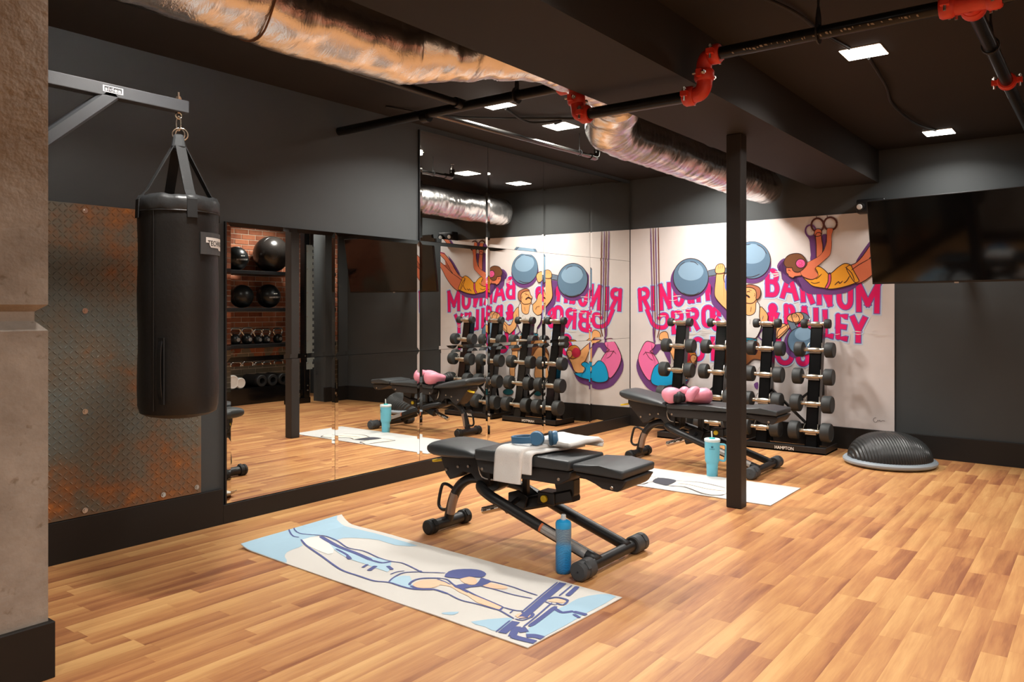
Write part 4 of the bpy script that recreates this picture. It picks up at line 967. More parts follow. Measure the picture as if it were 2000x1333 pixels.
# ------------------------------------------------------------------ adjustable benches
def bench(x0, y0, label, rise, ext):
    """local frame: x across, y from the wide front foot bar (0) to the narrow rear foot (1.0), z up"""
    r = root('weight_bench', label, 'weight bench', (x0, y0, 0), group='adjustable benches')
    Pn = lambda nm, poly, hw, m, b, seg=3: obj(nm, (lambda q: (prism(q, poly, -hw, hw, bev=b, seg=seg), q)[1])(bmesh.new()), m, r, smooth=True)
    Pn('seat_pad', [(-.14, .432), (.12, .440), (.125, .474), (-.02, .482), (-.145, .470)], .152, PAD, .012)
    dz = -.018 if rise else 0
    Pn('middle_pad', [(.135, .436), (.695, .425), (.70, .482+dz), (.40, .488+dz), (.13, .484+dz)], .155, PAD, .012)
    bm = bmesh.new(); rings = []
    for y, zb, zt, w_ in ((.700, .430, .448, .140), (.715, .425, .460, .148), (.76, .420, .470, .150), (.85, .410, .480, .151), (.94, .406, .484, .151), (1.0, .408, .484, .150), (1.028, .415, .480, .146), (1.043, .426, .470, .138), (1.048, .440, .456, .120)):
        e = (y-.7)/.35; y_ = y+ext*e; up = rise*e; ring = []
        for k in range(36):
            t = 2*PI*k/36; c_, s_ = math.cos(t), math.sin(t)
            ring.append(bm.verts.new((w_*math.copysign(abs(c_)**.42, c_), y_, (zb+zt)/2+up+(zt-zb)/2*math.copysign(abs(s_)**.62, s_))))
        rings.append(ring)
    for a, b in zip(rings, rings[1:]):
        for k in range(36): bm.faces.new((a[k], a[(k+1) % 36], b[(k+1) % 36], b[k]))
    bm.faces.new(rings[0]); bm.faces.new(rings[-1][::-1]); obj('head_pad', bm, PAD, r, smooth='all')
    Pn('seat_shell', [(-.15, .428), (.12, .436), (.115, .418), (.04, .412), (-.02, .375), (-.10, .37), (-.125, .388)], .13, PLAST, .008)
    Pn('middle_shell', [(.135, .433), (.70, .430), (.69, .395), (.66, .365), (.20, .365), (.14, .40)], .14, PLAST, .008)
    Pn('head_shell', [(.70, .425), (1.0+ext, .412+rise*.85), (1.0+ext, .385+rise*.7), (.96, .315), (.93, .285), (.88, .305), (.84, .345), (.78, .34), (.74, .29), (.66, .29), (.665, .40)], .075, PLAST, .005)
    Pn('pivot_block', [(.62, .42), (.76, .42), (.78, .27), (.70, .235), (.63, .27)], .045, BLK, .008)
    # lower frame: one tube bent into a long U
    T = .0265; w = .135
    U = [(-w, -.01, .052), (-w, .28, .145), (-w, .52, .225), (-w*.95, .62, .256), (-w*.7, .70, .276), (-w*.3, .735, .285), (w*.3, .735, .285), (w*.7, .70, .276), (w*.95, .62, .256), (w, .52, .225), (w, .28, .145), (w, -.01, .052)]
    bm = bmesh.new(); tube(bm, smooth_path(U, 5), T, 16); obj('frame_tube', bm, BLK, r, smooth='all')
    L_ = [(0, 1.005, .045), (0, .992, .10), (0, .965, .18), (0, .92, .245), (0, .85, .288), (0, .77, .296), (0, .70, .282)]
    bm = bmesh.new(); tube(bm, smooth_path(L_, 5), .0265, 16); obj('rear_leg', bm, BLK, r, smooth='all')
    for nm, y, hl, br, cr, cw, cc in (('front_foot', 0., .25, .026, .043, .105, CAPM), ('rear_foot', 1.01, .12, .030, .038, .06, RUB)):
        bm = bmesh.new(); cyl(bm, (-hl, y, cr), (hl, y, cr), br, 20); fb = obj(nm, bm, BLK, r, smooth=True)
        for s in (-1, 1):
            bm = bmesh.new(); e = s*(hl+.045); M, L = axis((s*(hl+.045-cw), y, cr), (e, y, cr))
            lathe(bm, [(br, 0), (cr-.006, 0), (cr, .006), (cr, L*.55), (cr-.003, L*.58), (cr-.003, L*.62), (cr, L*.65), (cr, L-.008), (cr-.008, L), (0, L)], 28, M)
            box(bm, (e-s*.035, y-cr*.62, cr+cr*.55), (.022, .02, .035), r=Matrix.Rotation(-.7, 4, 'X')); c = obj('foot_cap', bm, cc, fb, smooth=True)
            bm = bmesh.new(); cyl(bm, (e, y, cr), (e+s*.0015, y, cr), .004, 8); obj('cap_screw', bm, BLK, c)
    bm = bmesh.new(); tube(bm, smooth_path([(0, .945, .205), (0, 1.0, .232), (0, 1.035, .235), (0, 1.055, .215), (0, 1.075, .135), (0, 1.068, .105), (0, 1.04, .095), (0, .995, .11)], 4), .009, 10); obj('carry_handle', bm, BLK, r, smooth='all')
    bm = bmesh.new(); tube(bm, [(0, .60, .178), (0, .20, .296)], .03, sq=(.074, .062)); obj('adjuster_sleeve', bm, BLK, r)
    bm = bmesh.new(); cyl(bm, (0, .765, .132), (0, .56, .200), .0195, 18, ch=.003); o = obj('adjuster_bar', bm, CHR, r, smooth=True); o['label'] = 'chrome adjuster bar'
    bm = bmesh.new()
    for k in range(3): box(bm, (-.0195, .74-.05*k, .142+.0152*k), (.003, .022, .006), r=Matrix.Rotation(-.297, 4, 'X'))
    obj('adjuster_slots', bm, BLK, o)
    bm = bmesh.new(); cyl(bm, (-.036, .345, .264), (-.060, .345, .264), .017, 18, ch=.002); o = obj('release_knob', bm, YEL, r, smooth=True); o['label'] = 'yellow release knob'
    obj('knob_housing', bx(-.046, .046, .29, .39, .235, .295, bev=.006), BLK, r)
    obj('adjuster_hanger', (lambda q: (prism(q, [(.19, .37), (.31, .37), (.29, .30), (.26, .265), (.215, .265), (.19, .30)], -.028, .028, bev=.004), q)[1])(bmesh.new()), BLK, r)
    bm = bmesh.new(); cyl(bm, (-.03, .25, .285), (.03, .25, .285), .02, 14); cyl(bm, (-.035, .25, .285), (-.028, .25, .285), .013, 12); obj('hanger_bolt', bm, GALV, r, smooth=True)
    obj('link_post', bx(-.014, .014, .475, .505, .25, .375, bev=.003), BLK, r)
    for s in (-1, 1):
        bm = bmesh.new(); xa, xb = sorted((s*.042, s*.056)); prism(bm, [(.44, .255), (.50, .285), (.56, .265), (.56, .205), (.46, .20)], xa, xb, bev=.003, seg=1); cyl(bm, (s*.04, .50, .245), (s*(w-.02), .50, .222), .012, 10); obj('pivot_plate', bm, BLK, r)
    bm = bmesh.new(); cyl(bm, (0, .02, .392), (0, .24, .396), .018, 12); obj('seat_beam', bm, BLK, r, smooth=True)
    bm = bmesh.new(); tube(bm, smooth_path([(-.05, .665, .40), (-.085, .72, .40), (-.085, .70, .33), (-.05, .64, .315)], 4), .005, 8); obj('hinge_bracket', bm, GALV, r, smooth='all')
    for x_, y_, z_ in ((-.142, .20, .392), (-.142, .655, .385), (-.132, -.075, .388), (-.078, .95, .335), (-.078, .87, .36), (-.078, .80, .37), (.142, .20, .392), (.142, .655, .385), (.132, -.075, .388)):
        bm = bmesh.new(); s = 1 if x_ > 0 else -1; cyl(bm, (x_-s*.004, y_, z_), (x_+s*.004, y_, z_), .0075, 10, ch=.001); obj('bolt', bm, GALV, r)
    bm = bmesh.new(); tube(bm, smooth_path([(-.05, .98+ext, .385+rise*.7), (-.07, 1.03+ext, .375+rise*.7), (-.055, 1.065+ext, .368+rise*.7)], 4), .009, sq=(.028, .012)); o = obj('tilt_lever', bm, YEL, r, smooth=True); o['label'] = 'yellow tilt lever'
    for xx, ya, yb, m, nm in ((-w, .05, .30, SILV, 'warning_label'),):
        bm = bmesh.new(); n_ = 6
        pa_ = Vector((xx, ya, .052+(ya+.01)*.3207)); pb_ = Vector((xx, yb, .052+(yb+.01)*.3207)); M, L = axis(pa_, pb_)
        X3 = M.to_3x3(); ra = []
        for q, t in ((0, 0), (1, L)):
            row = []
            for k in range(n_+1):
                a = math.radians(95+100*k/n_); d = Vector((math.cos(a), 0, math.sin(a)))
                dd = (Vector((-1, 0, 0))*math.sin(math.radians(20+90*k/n_))+Vector((0, -.305, .952))*math.cos(math.radians(20+90*k/n_)))
                row.append(bm.verts.new((pa_ if q == 0 else pb_)+dd*(T+.0012)))
            ra.append(row)
        for k in range(n_): bm.faces.new((ra[0][k], ra[0][k+1], ra[1][k+1], ra[1][k]))
        obj(nm, bm, m, r)
        bm = bmesh.new(); Pq = Vector((xx, yb-.012, .052+(yb-.002)*.3207)); row = [[bm.verts.new(Pq+Vector((0, t, t*.3207))+(Vector((-1, 0, 0))*math.sin(math.radians(20+90*k/6))+Vector((0, -.305, .952))*math.cos(math.radians(20+90*k/6)))*(T+.002)) for k in range(7)] for t in (0, .012)]
        for k in range(6): bm.faces.new((row[0][k], row[0][k+1], row[1][k+1], row[1][k]))
        obj('label_stripe', bm, mat('orange_label', (214, 112, 62), .5), r)
    bm = bmesh.new(); tube(bm, smooth_path([(-.006, .953, .20), (-.006, .972, .145), (-.006, .984, .085)], 4), .0235, 14); obj('serial_label', bm, mat('bronze_label', (150, 128, 112), .4, .4), r)
    return r
b1 = bench(3.185, 1.835, 'black adjustable weight bench in front, with the white towel on it', 0., -.01)
b2 = bench(5.62, 1.985, 'black adjustable weight bench behind the steel post, holding pink boxing gloves', .066, .065)
# ------------------------------------------------------------------ towel and headphones
TOW = mat('white_terry_towel', (246, 244, 240), .95, bump=.5, bscale=350, spec=.1)
tw = root('folded_towel', 'folded white towel hanging over the side of the front bench', 'towel', (3.185, 1.835, 0))
def sheet(path, y0, y1, th, skew, seed, ny=14, wav=.004):
    P = smooth_path([(x, 0, z) for x, z in path], 6); bm = bmesh.new(); rows = []
    n = len(P)
    for i, p in enumerate(P):
        t = (P[min(i+1, n-1)]-P[max(i-1, 0)]).normalized(); nn = Vector((-t.z, 0, t.x))
        if nn.z < 0 and abs(nn.z) > .2: nn = -nn
        if abs(nn.z) <= .2 and nn.x > 0: nn = -nn
        A, B = [], []
        for k in range(ny+1):
            f = k/ny; y = y0+(y1-y0)*f+skew*(p.x+.15); w_ = noise.noise(Vector((p.x*14+seed, y*16, p.z*14)))*wav+noise.noise(Vector((p.x*40, y*50, seed)))*.0015
            e = th*(.62+.38*math.sin(PI*min(1, max(0, f))**.5)) if k in (0, ny) else th
            base = Vector((p.x, y, p.z))
            A.append(bm.verts.new(base+nn*(th/2*(.55 if k in (0, ny) else 1)+w_)+nn*0)); B.append(bm.verts.new(base-nn*(th/2*(.55 if k in (0, ny) else 1)-w_*.5)))
        rows.append((A, B))
    for (A, B), (C, D) in zip(rows, rows[1:]):
        for k in range(ny):
            bm.faces.new((A[k], A[k+1], C[k+1], C[k])); bm.faces.new((B[k], D[k], D[k+1], B[k+1]))
        bm.faces.new((A[0], C[0], D[0], B[0])); bm.faces.new((A[ny], B[ny], D[ny], C[ny]))
    for A, B in (rows[0], rows[-1]):
        for k in range(ny): bm.faces.new((A[k], B[k], B[k+1], A[k+1]))
    return bm
obj('hanging_fold', sheet([(-.192, .352), (-.190, .385), (-.184, .44), (-.180, .485), (-.162, .506), (-.12, .512), (.0, .513), (.10, .513), (.16, .514)], .372, .532, .020, -.25, 1), TOW, tw, smooth='all')
obj('under_fold', sheet([(-.176, .40), (-.174, .44), (-.170, .485), (-.15, .499), (-.10, .499), (.0, .499), (.10, .50), (.165, .50)], .325, .46, .014, -.25, 4), TOW, tw, smooth='all')
obj('top_fold', sheet([(-.02, .528), (.0, .532), (.06, .534), (.12, .540), (.160, .542), (.178, .528), (.172, .505)], .25, .50, .026, -.30, 8, wav=.008), TOW, tw, smooth='all')
HB = mat('blue_headphone_plastic', (70, 118, 156), .4); HD = mat('dark_blue_cushion', (40, 78, 104), .6)
hd = root('headphones', 'blue over-ear headphones resting on the white towel', 'headphones', (3.15, 2.20, .522))
bm = bmesh.new(); pts = [(-.005, -.005, .028), (.005, .05, .026), (-.002, .11, .022), (-.03, .145, .018), (-.068, .13, .018), (-.078, .07, .022), (-.066, .02, .028)]
tube(bm, smooth_path(pts, 6), .01, sq=(.010, .032)); obj('headband', bm, HB, hd, smooth='all')
bm = bmesh.new(); tube(bm, smooth_path([(-.013, .01, .028), (-.006, .055, .026), (-.012, .105, .022), (-.034, .130, .018)], 6), .01, sq=(.007, .028)); obj('headband_cushion', bm, HD, hd, smooth='all')
for c, d in (((-.045, .005, .034), (-.9, -.45, .15)), ((.03, -.055, .034), (.55, -.85, .1))):
    c = Vector(c); d = Vector(d).normalized()
    bm = bmesh.new(); M, L = axis(c-d*.014, c+d*.014); lathe(bm, [(0, 0), (.030, 0), (.034, .004), (.035, .016), (.030, .026), (0, .028)], 26, M); cup = obj('ear_cup', bm, HB, hd, smooth=True)
    bm = bmesh.new(); M, L = axis(c-d*.014, c-d*.034); lathe(bm, [(.012, 0), (.034, 0), (.037, .008), (.032, .018), (.018, .018), (.012, .006)], 26, M); obj('ear_cushion', bm, HD, cup, smooth='all')
# ------------------------------------------------------------------ bottle
bt = root('water_bottle', 'tall translucent blue squeeze bottle standing at the front foot of the bench', 'bottle', (2.962, 1.955, 0))
def bottle_mat():
    m = mat('blue_bottle_body', (40, 140, 205), .3, spec=.5); nt = m.node_tree; N = nt.nodes; L = nt.links; b = N['Principled BSDF']
    tc = N.new('ShaderNodeTexCoord'); sx = N.new('ShaderNodeSeparateXYZ'); L.new(tc.outputs['Object'], sx.inputs[0])
    wv = N.new('ShaderNodeTexWave'); wv.inputs['Scale'].default_value = 60; wv.inputs['Distortion'].default_value = 7; wv.bands_direction = 'DIAGONAL'; L.new(tc.outputs['Object'], wv.inputs['Vector'])
    gt = N.new('ShaderNodeMath'); gt.operation = 'GREATER_THAN'; gt.inputs[1].default_value = .62; L.new(wv.outputs['Fac'], gt.inputs[0])
    r = N.new('ShaderNodeValToRGB'); mr = N.new('ShaderNodeMapRange'); mr.inputs['From Max'].default_value = .22; L.new(sx.outputs['Z'], mr.inputs[0]); L.new(mr.outputs[0], r.inputs[0])
    e = r.color_ramp.elements; e[0].position = 0; e[0].color = srgb(30, 130, 200); e[1].position = .92; e[1].color = srgb(120, 150, 166); q = e.new(.55); q.color = srgb(64, 158, 214); q = e.new(.68); q.color = srgb(122, 150, 168)
    mx = N.new('ShaderNodeMix'); mx.data_type = 'RGBA'; mm = N.new('ShaderNodeMath'); mm.operation = 'MULTIPLY'; mm.inputs[1].default_value = .35; L.new(gt.outputs[0], mm.inputs[0]); L.new(mm.outputs[0], mx.inputs[0]); L.new(r.outputs[0], mx.inputs[6]); mx.inputs[7].default_value = srgb(40, 70, 130)
    L.new(mx.outputs[2], b.inputs['Base Color']); b.inputs['Subsurface Weight'].default_value = .0
    return m
bm = bmesh.new(); lathe(bm, [(0, .002), (.030, 0), (.034, .006), (.035, .02), (.0355, .10), (.035, .118), (.0325, .128), (.0325, .140), (.035, .150), (.0355, .196), (.033, .205), (0, .206)], 32); obj('bottle_body', bm, bottle_mat(), bt, smooth=True)
bm = bmesh.new(); lathe(bm, [(0, .200), (.0345, .200), (.0355, .206), (.0355, .222), (.032, .230), (.020, .236), (.012, .238), (0, .238)], 32); obj('cap', bm, mat('bright_blue_cap', (40, 164, 226), .35), bt, smooth=True)
bm = bmesh.new(); lathe(bm, [(0, .235), (.0125, .235), (.0125, .246), (.011, .248), (.0115, .256), (.009, .260), (0, .260)], 20); obj('nozzle', bm, mat('clear_nozzle', (205, 214, 216), .2, spec=.6), bt, smooth=True)
# ------------------------------------------------------------------ tumbler
tu = root('tumbler', 'sky blue handled tumbler with a white straw beside the steel post', 'tumbler', (5.293, 2.242, 0))
TB = mat('sky_blue_enamel', (112, 196, 218), .4)
bm = bmesh.new(); lathe(bm, [(0, 0), (.035, 0), (.038, .004), (.040, .085), (.041, .092), (.048, .108), (.050, .115), (.0525, .235), (.0525, .248), (.048, .250), (0, .250)], 36); obj('cup_body', bm, TB, tu, smooth=True)
hv = Vector((.62, -.78, 0)).normalized()
bm = bmesh.new(); tube(bm, smooth_path([hv*.046+Vector((0, 0, .225)), hv*.088+Vector((0, 0, .222)), hv*.098+Vector((0, 0, .20)), hv*.093+Vector((0, 0, .13)), hv*.082+Vector((0, 0, .108)), hv*.044+Vector((0, 0, .118))], 4), .01, sq=(.022, .012)); obj('handle', bm, TB, tu, smooth='all')
bm = bmesh.new(); lathe(bm, [(0, .246), (.054, .246), (.0555, .250), (.0555, .262), (.052, .266), (0, .266)], 36); obj('lid', bm, mat('clear_white_lid', (214, 232, 234), .25), tu, smooth=True)
bm = bmesh.new(); lathe(bm, [(0, .262), (.022, .262), (.020, .272), (0, .274)], 20); obj('lid_stopper', bm, mat('teal_stopper', (60, 190, 190), .4), tu, smooth=True)
bm = bmesh.new(); cyl(bm, (0, 0, .26), (-.006, .002, .318), .0045, 10); obj('straw', bm, WHITE, tu, smooth=True)
ac = math.atan2(-2.242, -5.293)
LOGO = mat('dark_teal_ink', (28, 92, 118), .6)
bm = text_bm('STANLEY', lambda s, t: (math.cos(ac+(s-.5)*.72)*.0532, math.sin(ac+(s-.5)*.72)*.0532, .196+.007*t), off=.01); obj('lettering', bm, LOGO, tu)
bm = bmesh.new(); 
vs = [bm.verts.new((math.cos(ac+x_)*.0532, math.sin(ac+x_)*.0532, z_)) for x_, z_ in ((-.13, .208), (.13, .208), (.15, .222), (.05, .217), (0, .226), (-.05, .217), (-.15, .222))]; bm.faces.new(vs); obj('emblem', bm, LOGO, tu)
# ------------------------------------------------------------------ boxing gloves
GP = mat('pink_glove_vinyl', (226, 142, 162), .42, bump=.03, bscale=30); GB = mat('black_glove_cuff', (16, 15, 16), .6)
def glove(label, loc, rz, flip=1, tp=None):
    r = root('boxing_glove', label, 'boxing glove', loc, rz, 'pink boxing gloves')
    # mitt: swept ellipses from wrist (y=+) to knuckles (y=-)
    bm = bmesh.new(); rings = []
    secs = [(.085, .034, .030, .040), (.06, .040, .034, .043), (.03, .050, .040, .046), (0, .058, .046, .050), (-.03, .061, .050, .052), (-.058, .057, .050, .052), (-.078, .044, .042, .050), (-.090, .026, .027, .048), (-.094, .008, .01, .047)]
    for y, a, b, z in secs:
        rings.append([bm.verts.new((a*math.cos(t), y, z+b*math.sin(t)+.004*math.cos(2*t))) for t in [2*PI*k/28 for k in range(28)]])
    for A, B in zip(rings, rings[1:]):
        for k in range(28): bm.faces.new((A[k], A[(k+1) % 28], B[(k+1) % 28], B[k]))
    bm.faces.new(rings[0]); bm.faces.new(rings[-1][::-1]); obj('mitt', bm, GP, r, smooth='all')
    bm = bmesh.new(); f = flip
    tp = tp or [(.036, .05, .056), (.060, .03, .066), (.078, -.005, .074), (.080, -.035, .074), (.072, -.058, .070)]
    tube(bm, smooth_path([(f*a_, b_, c_) for a_, b_, c_ in tp], 5), .02, 14, radii=[r0*1.16 for r0 in (.016, .018, .020, .021, .022, .0235, .024, .025, .0255, .026, .026, .0262, .026, .0255, .025, .024, .023, .021, .019, .016, .010)])
    obj('thumb', bm, GP, r, smooth='all')
    bm = bmesh.new(); lathe(bm, [(.026, 0), (.036, .0), (.039, .01), (.042, .065), (.040, .075), (.030, .075)], 24, Matrix.Translation((0, .075, .040)) @ Matrix.Rotation(-PI/2, 4, 'X') @ Matrix.Diagonal((1, .85, 1, 1))); cf = obj('cuff', bm, GB, r, smooth='all')
    bm = bmesh.new(); lathe(bm, [(.041, 0), (.0435, .001), (.0445, .028), (.041, .029)], 24, Matrix.Translation((0, .10, .040)) @ Matrix.Rotation(-PI/2, 4, 'X') @ Matrix.Diagonal((1, .86, 1, 1))); obj('wrist_strap', bm, GB, cf, smooth='all')
    bm = bmesh.new(); box(bm, (-f*.01, .03, .012), (.07, .08, .018), bev=.008); obj('palm_patch', bm, GB, r, smooth=True)
    return r
for g_ in (glove('left pink boxing glove of the pair, thumb raised, on the rear bench', (5.53, 2.66, .470), math.radians(-76), 1), glove('right pink boxing glove of the pair, nearest the steel post, on the rear bench', (5.565, 2.475, .470), math.radians(32), -1, [(.020, .0, .088), (.040, .025, .084), (.058, .045, .068), (.064, .05, .045), (.058, .042, .026)])): g_.scale = (1.2, 1.2, 1.2)
# ------------------------------------------------------------------ exercise mats
def mat_cloth(bmx, W_, L_, curl, nx=16, ny=44, th=.005, prt=0):
    pass
MATB = mat('cream_towelling_mat', (224, 220, 213), .95, bump=.25, bscale=500, spec=.1)
m1 = root('exercise_mat', 'cream and blue printed exercise mat with a gymnast on parallel bars, in front', 'exercise mat', (2.2996, 3.4159, 0), math.atan2(-.99906, -.04327))
L1, W1 = 1.803, .618
def hgt(u, v):
    """edges of the mat lift a little at the far end"""
    h = 0
    if u < .10: h += (1-u/.10)**2*(.018+.022*(v/W1))
    return h+.0025*noise.noise(Vector((u*4, v*5, 3)))+.001
def sheet_grid(L, W, hf, nx, ny, th):
    bm = bmesh.new(); T_ = [[bm.verts.new((L*i/nx, W*j/ny, th+hf(L*i/nx, W*j/ny))) for j in range(ny+1)] for i in range(nx+1)]
    B_ = [[bm.verts.new((L*i/nx, W*j/ny, hf(L*i/nx, W*j/ny)+.0002)) for j in range(ny+1)] for i in range(nx+1)]
    for i in range(nx):
        for j in range(ny): bm.faces.new((T_[i][j], T_[i+1][j], T_[i+1][j+1], T_[i][j+1])); bm.faces.new((B_[i][j], B_[i][j+1], B_[i+1][j+1], B_[i+1][j]))
    for i in range(nx):
        for j, in ((0,), (ny,)): bm.faces.new((T_[i][j], T_[i+1][j], B_[i+1][j], B_[i][j]))
    for j in range(ny):
        for i in (0, nx): bm.faces.new((T_[i][j], T_[i][j+1], B_[i][j+1], B_[i][j]))
    return bm
obj('mat_sheet', sheet_grid(L1, W1, hgt, 60, 20, .004), MATB, m1, smooth=True)
pf = lambda a, b, l: (min(max(a, .002), L1-.002), min(max(b, .002), W1-.002), .0046+hgt(min(max(a, 0), L1), min(max(b, 0), W1))+l*.0004)
pr = Print(pf)
def grid_fill(pr, pts, c, l, step=.03):
    pr.k += 1
    # cut the fill into small tiles so that it follows the sheet
    bm = bmesh.new(); vs = [bm.verts.new((x, y, 0)) for x, y in pts]
    try: f = bm.faces.new(vs)
    except ValueError: bm.free(); return
    bmesh.ops.triangulate(bm, faces=[f])
    x0, x1 = min(p[0] for p in pts), max(p[0] for p in pts); y0, y1 = min(p[1] for p in pts), max(p[1] for p in pts)
    for ax_, a, b in ((Vector((1, 0, 0)), x0, x1), (Vector((0, 1, 0)), y0, y1)):
        k = math.ceil(a/step)*step
        while k < b:
            bmesh.ops.bisect_plane(bm, geom=bm.verts[:]+bm.edges[:]+bm.faces[:], plane_co=ax_*k, plane_no=ax_); k += step
    mp = {}
    for v in bm.verts: mp[v] = pr.bm.verts.new(pr.fn(v.co.x, v.co.y, l))
    for f in bm.faces:
        try: g = pr.bm.faces.new([mp[v] for v in f.verts]); g.material_index = pr.ci(c)
        except ValueError: pass
    bm.free()
for ln in MATPRINT.strip().split('\n'):
    l, c, w_, q = ln.split('|'); pts = parse(q); w_ = float(w_)
    if w_ == 0: grid_fill(pr, sm2(pts, 2), c, int(l))
    else: pr.stroke(sm2(pts, 4, False) if len(pts) > 2 else [(pts[0][0]+(pts[1][0]-pts[0][0])*k/12, pts[0][1]+(pts[1][1]-pts[0][1])*k/12) for k in range(13)], w_*1.25, c, int(l))
pr.done('printed_gymnast', m1)
m2 = root('exercise_mat', 'white printed exercise mat with a reclining figure, behind the steel post', 'exercise mat', (4.700, 1.625, 0))
h2 = lambda u, v: .0015+.001*noise.noise(Vector((u*4, v*4, 9)))
obj('mat_sheet', sheet_grid(.578, 1.72, h2, 16, 40, .004), mat('white_towelling_mat', (208, 208, 206), .95, bump=.25, bscale=500, spec=.1), m2, smooth=True)
p2 = Print(lambda a, b, l: (min(max(a-4.700, .002), .576), min(max(b-1.625, .002), 1.718), .0046+.0025+l*.0005))
for ln in MATPRINT2.strip().split('\n'):
    l, c, w_, q = ln.split('|'); pts = parse(q); w_ = float(w_)
    if w_ == 0: p2.fill(sm2(pts), c, int(l))
    else: p2.stroke(sm2(pts, 4, False), w_, c, int(l))
p2.done('printed_figure', m2)
# ------------------------------------------------------------------ dumbbell stands
DB = mat('dumbbell_rubber', (50, 52, 52), .55, bump=.05, bscale=150, spec=.4)
HND = mat('satin_chrome_grip', (205, 196, 180), .28, .9)
def dumbbell(hr, hl, gap, loc, rot, label):
    r = root('dumbbell', label, 'dumbbell', loc, 0, 'dumbbells on the rack towers'); r.rotation_euler = rot
    for s in (-1, 1):
        bm = bmesh.new(); M, L = axis((0, s*gap/2, 0), (0, s*(gap/2+hl), 0))
        lathe(bm, [(0, 0), (hr*.82, 0), (hr*.97, .006), (hr, .014), (hr, hl-.014), (hr*.96, hl-.004), (hr*.88, hl), (hr*.84, hl-.003), (0, hl-.003)], 26, M); obj('head', bm, DB, r, smooth=True)
    bm = bmesh.new(); M, L = axis((0, -gap/2-.002, 0), (0, gap/2+.002, 0)); g = gap+.004
    lathe(bm, [(.017, 0), (.017, g*.12), (.012, g*.16), (.0165, g*.3), (.0200, g*.5), (.0165, g*.7), (.012, g*.84), (.017, g*.88), (.017, g)], 16, M); obj('grip', bm, HND, r, smooth='all')
    return r
TN = ['rack tower nearest the mirror corner', 'second rack tower from the mirror', 'rack tower just right of the steel post', 'rack tower beside the outlet box']
LVN = ['top', 'second', 'middle', 'fourth', 'bottom']; LV = [(1.055, .040, .048), (.84, .064, .070), (.62, .068, .074), (.40, .072, .078), (.178, .076, .080)]
TY = [3.187, 2.795, 2.375, 1.965]
def txz(z): return 6.79-(1.055-z)*.175
for k in range(2):
    y0, y1 = (2.64, 3.32) if k == 0 else (1.83, 2.50)
    r = root('dumbbell_rack', ('twin-tower black dumbbell rack nearest the mirror corner', 'twin-tower black dumbbell rack right of the steel post')[k], 'dumbbell rack', (0, 0, 0), group='dumbbell racks')
    bm = bmesh.new(); bx(6.585, 6.93, y0, y1, 0, .012, bm=bm); bx(6.585, 6.597, y0, y1, .0, .055, bm=bm, bev=.002); bx(6.597, 6.93, y0, y0+.012, .0, .055, bm=bm); bx(6.597, 6.93, y1-.012, y1, .0, .055, bm=bm); bx(6.60, 6.66, y0+.01, y1-.01, .012, .05, bm=bm); bs = obj('base', bm, BLK, r)
    bm = text_bm('HAMPTON', lambda s, t: (6.5838, (y0+y1)/2+.075-.155*s, .014+.027*t), off=.02); obj('lettering', bm, WHITE, bs)
    for i in (2*k, 2*k+1):
        yc = TY[i]; up = []
        bm = bmesh.new()
        # leaning channel post
        zt = 1.045; x0_ = txz(.02)+.025; x1_ = txz(zt)+.025
        for hy0, hy1, fx0, fx1 in ((-.048, .048, 0, .008), (-.048, -.040, 0, .085), (.040, .048, 0, .085)):
            vs = [bm.verts.new(p) for p in ((x0_+fx0, yc+hy0, .02), (x0_+fx1, yc+hy0, .02), (x0_+fx1, yc+hy1, .02), (x0_+fx0, yc+hy1, .02), (x1_+fx0, yc+hy0, zt), (x1_+fx1, yc+hy0, zt), (x1_+fx1, yc+hy1, zt), (x1_+fx0, yc+hy1, zt))]
            for f in ((0, 1, 2, 3), (4, 5, 6, 7), (0, 1, 5, 4), (1, 2, 6, 5), (2, 3, 7, 6), (3, 0, 4, 7)): bm.faces.new([vs[q] for q in f])
        tw_ = obj('tower', bm, BLKG, r)
        for (z, hr, hl) in LV:
            bm = bmesh.new(); xx = txz(z)
            for s in (-1, 1):
                tube(bm, smooth_path([(xx+.028, yc+s*.05, z+.055), (xx+.006, yc+s*.056, z+.03), (xx-.004, yc+s*.058, z-.012), (xx+.01, yc+s*.056, z-.02), (xx+.03, yc+s*.048, z-.018)], 3), .0028, 6)
            bx(xx+.0, xx+.04, yc-.044, yc+.044, z-.030, z-.0168, bm=bm); obj('cradle', bm, HND, tw_)
        bm = bmesh.new(); tube(bm, [(txz(.55)+.09, yc, .50), (6.90, yc, .03)], .01, sq=(.03, .008)); obj('rear_strut', bm, BLK, r)
    ya, yb = TY[2*k]-.03, TY[2*k+1]+.03
    for z0, z1 in ((.20, .50), (.50, .20)):
        bm = bmesh.new(); tube(bm, [(txz(z0)+.085, ya, z0), (txz(z1)+.085, yb, z1)], .01, sq=(.024, .020)); obj('cross_brace', bm, BLK, r)
    for i in (2*k, 2*k+1):
        for q, (z, hr, hl) in enumerate(LV):
            dumbbell(hr, hl, .138 if q == 0 else .173, (txz(z), TY[i], z), (0, random.uniform(-.1, .1), random.uniform(-.02, .02)), 'dumbbell on the %s cradle of the %s' % (LVN[q], TN[i]))
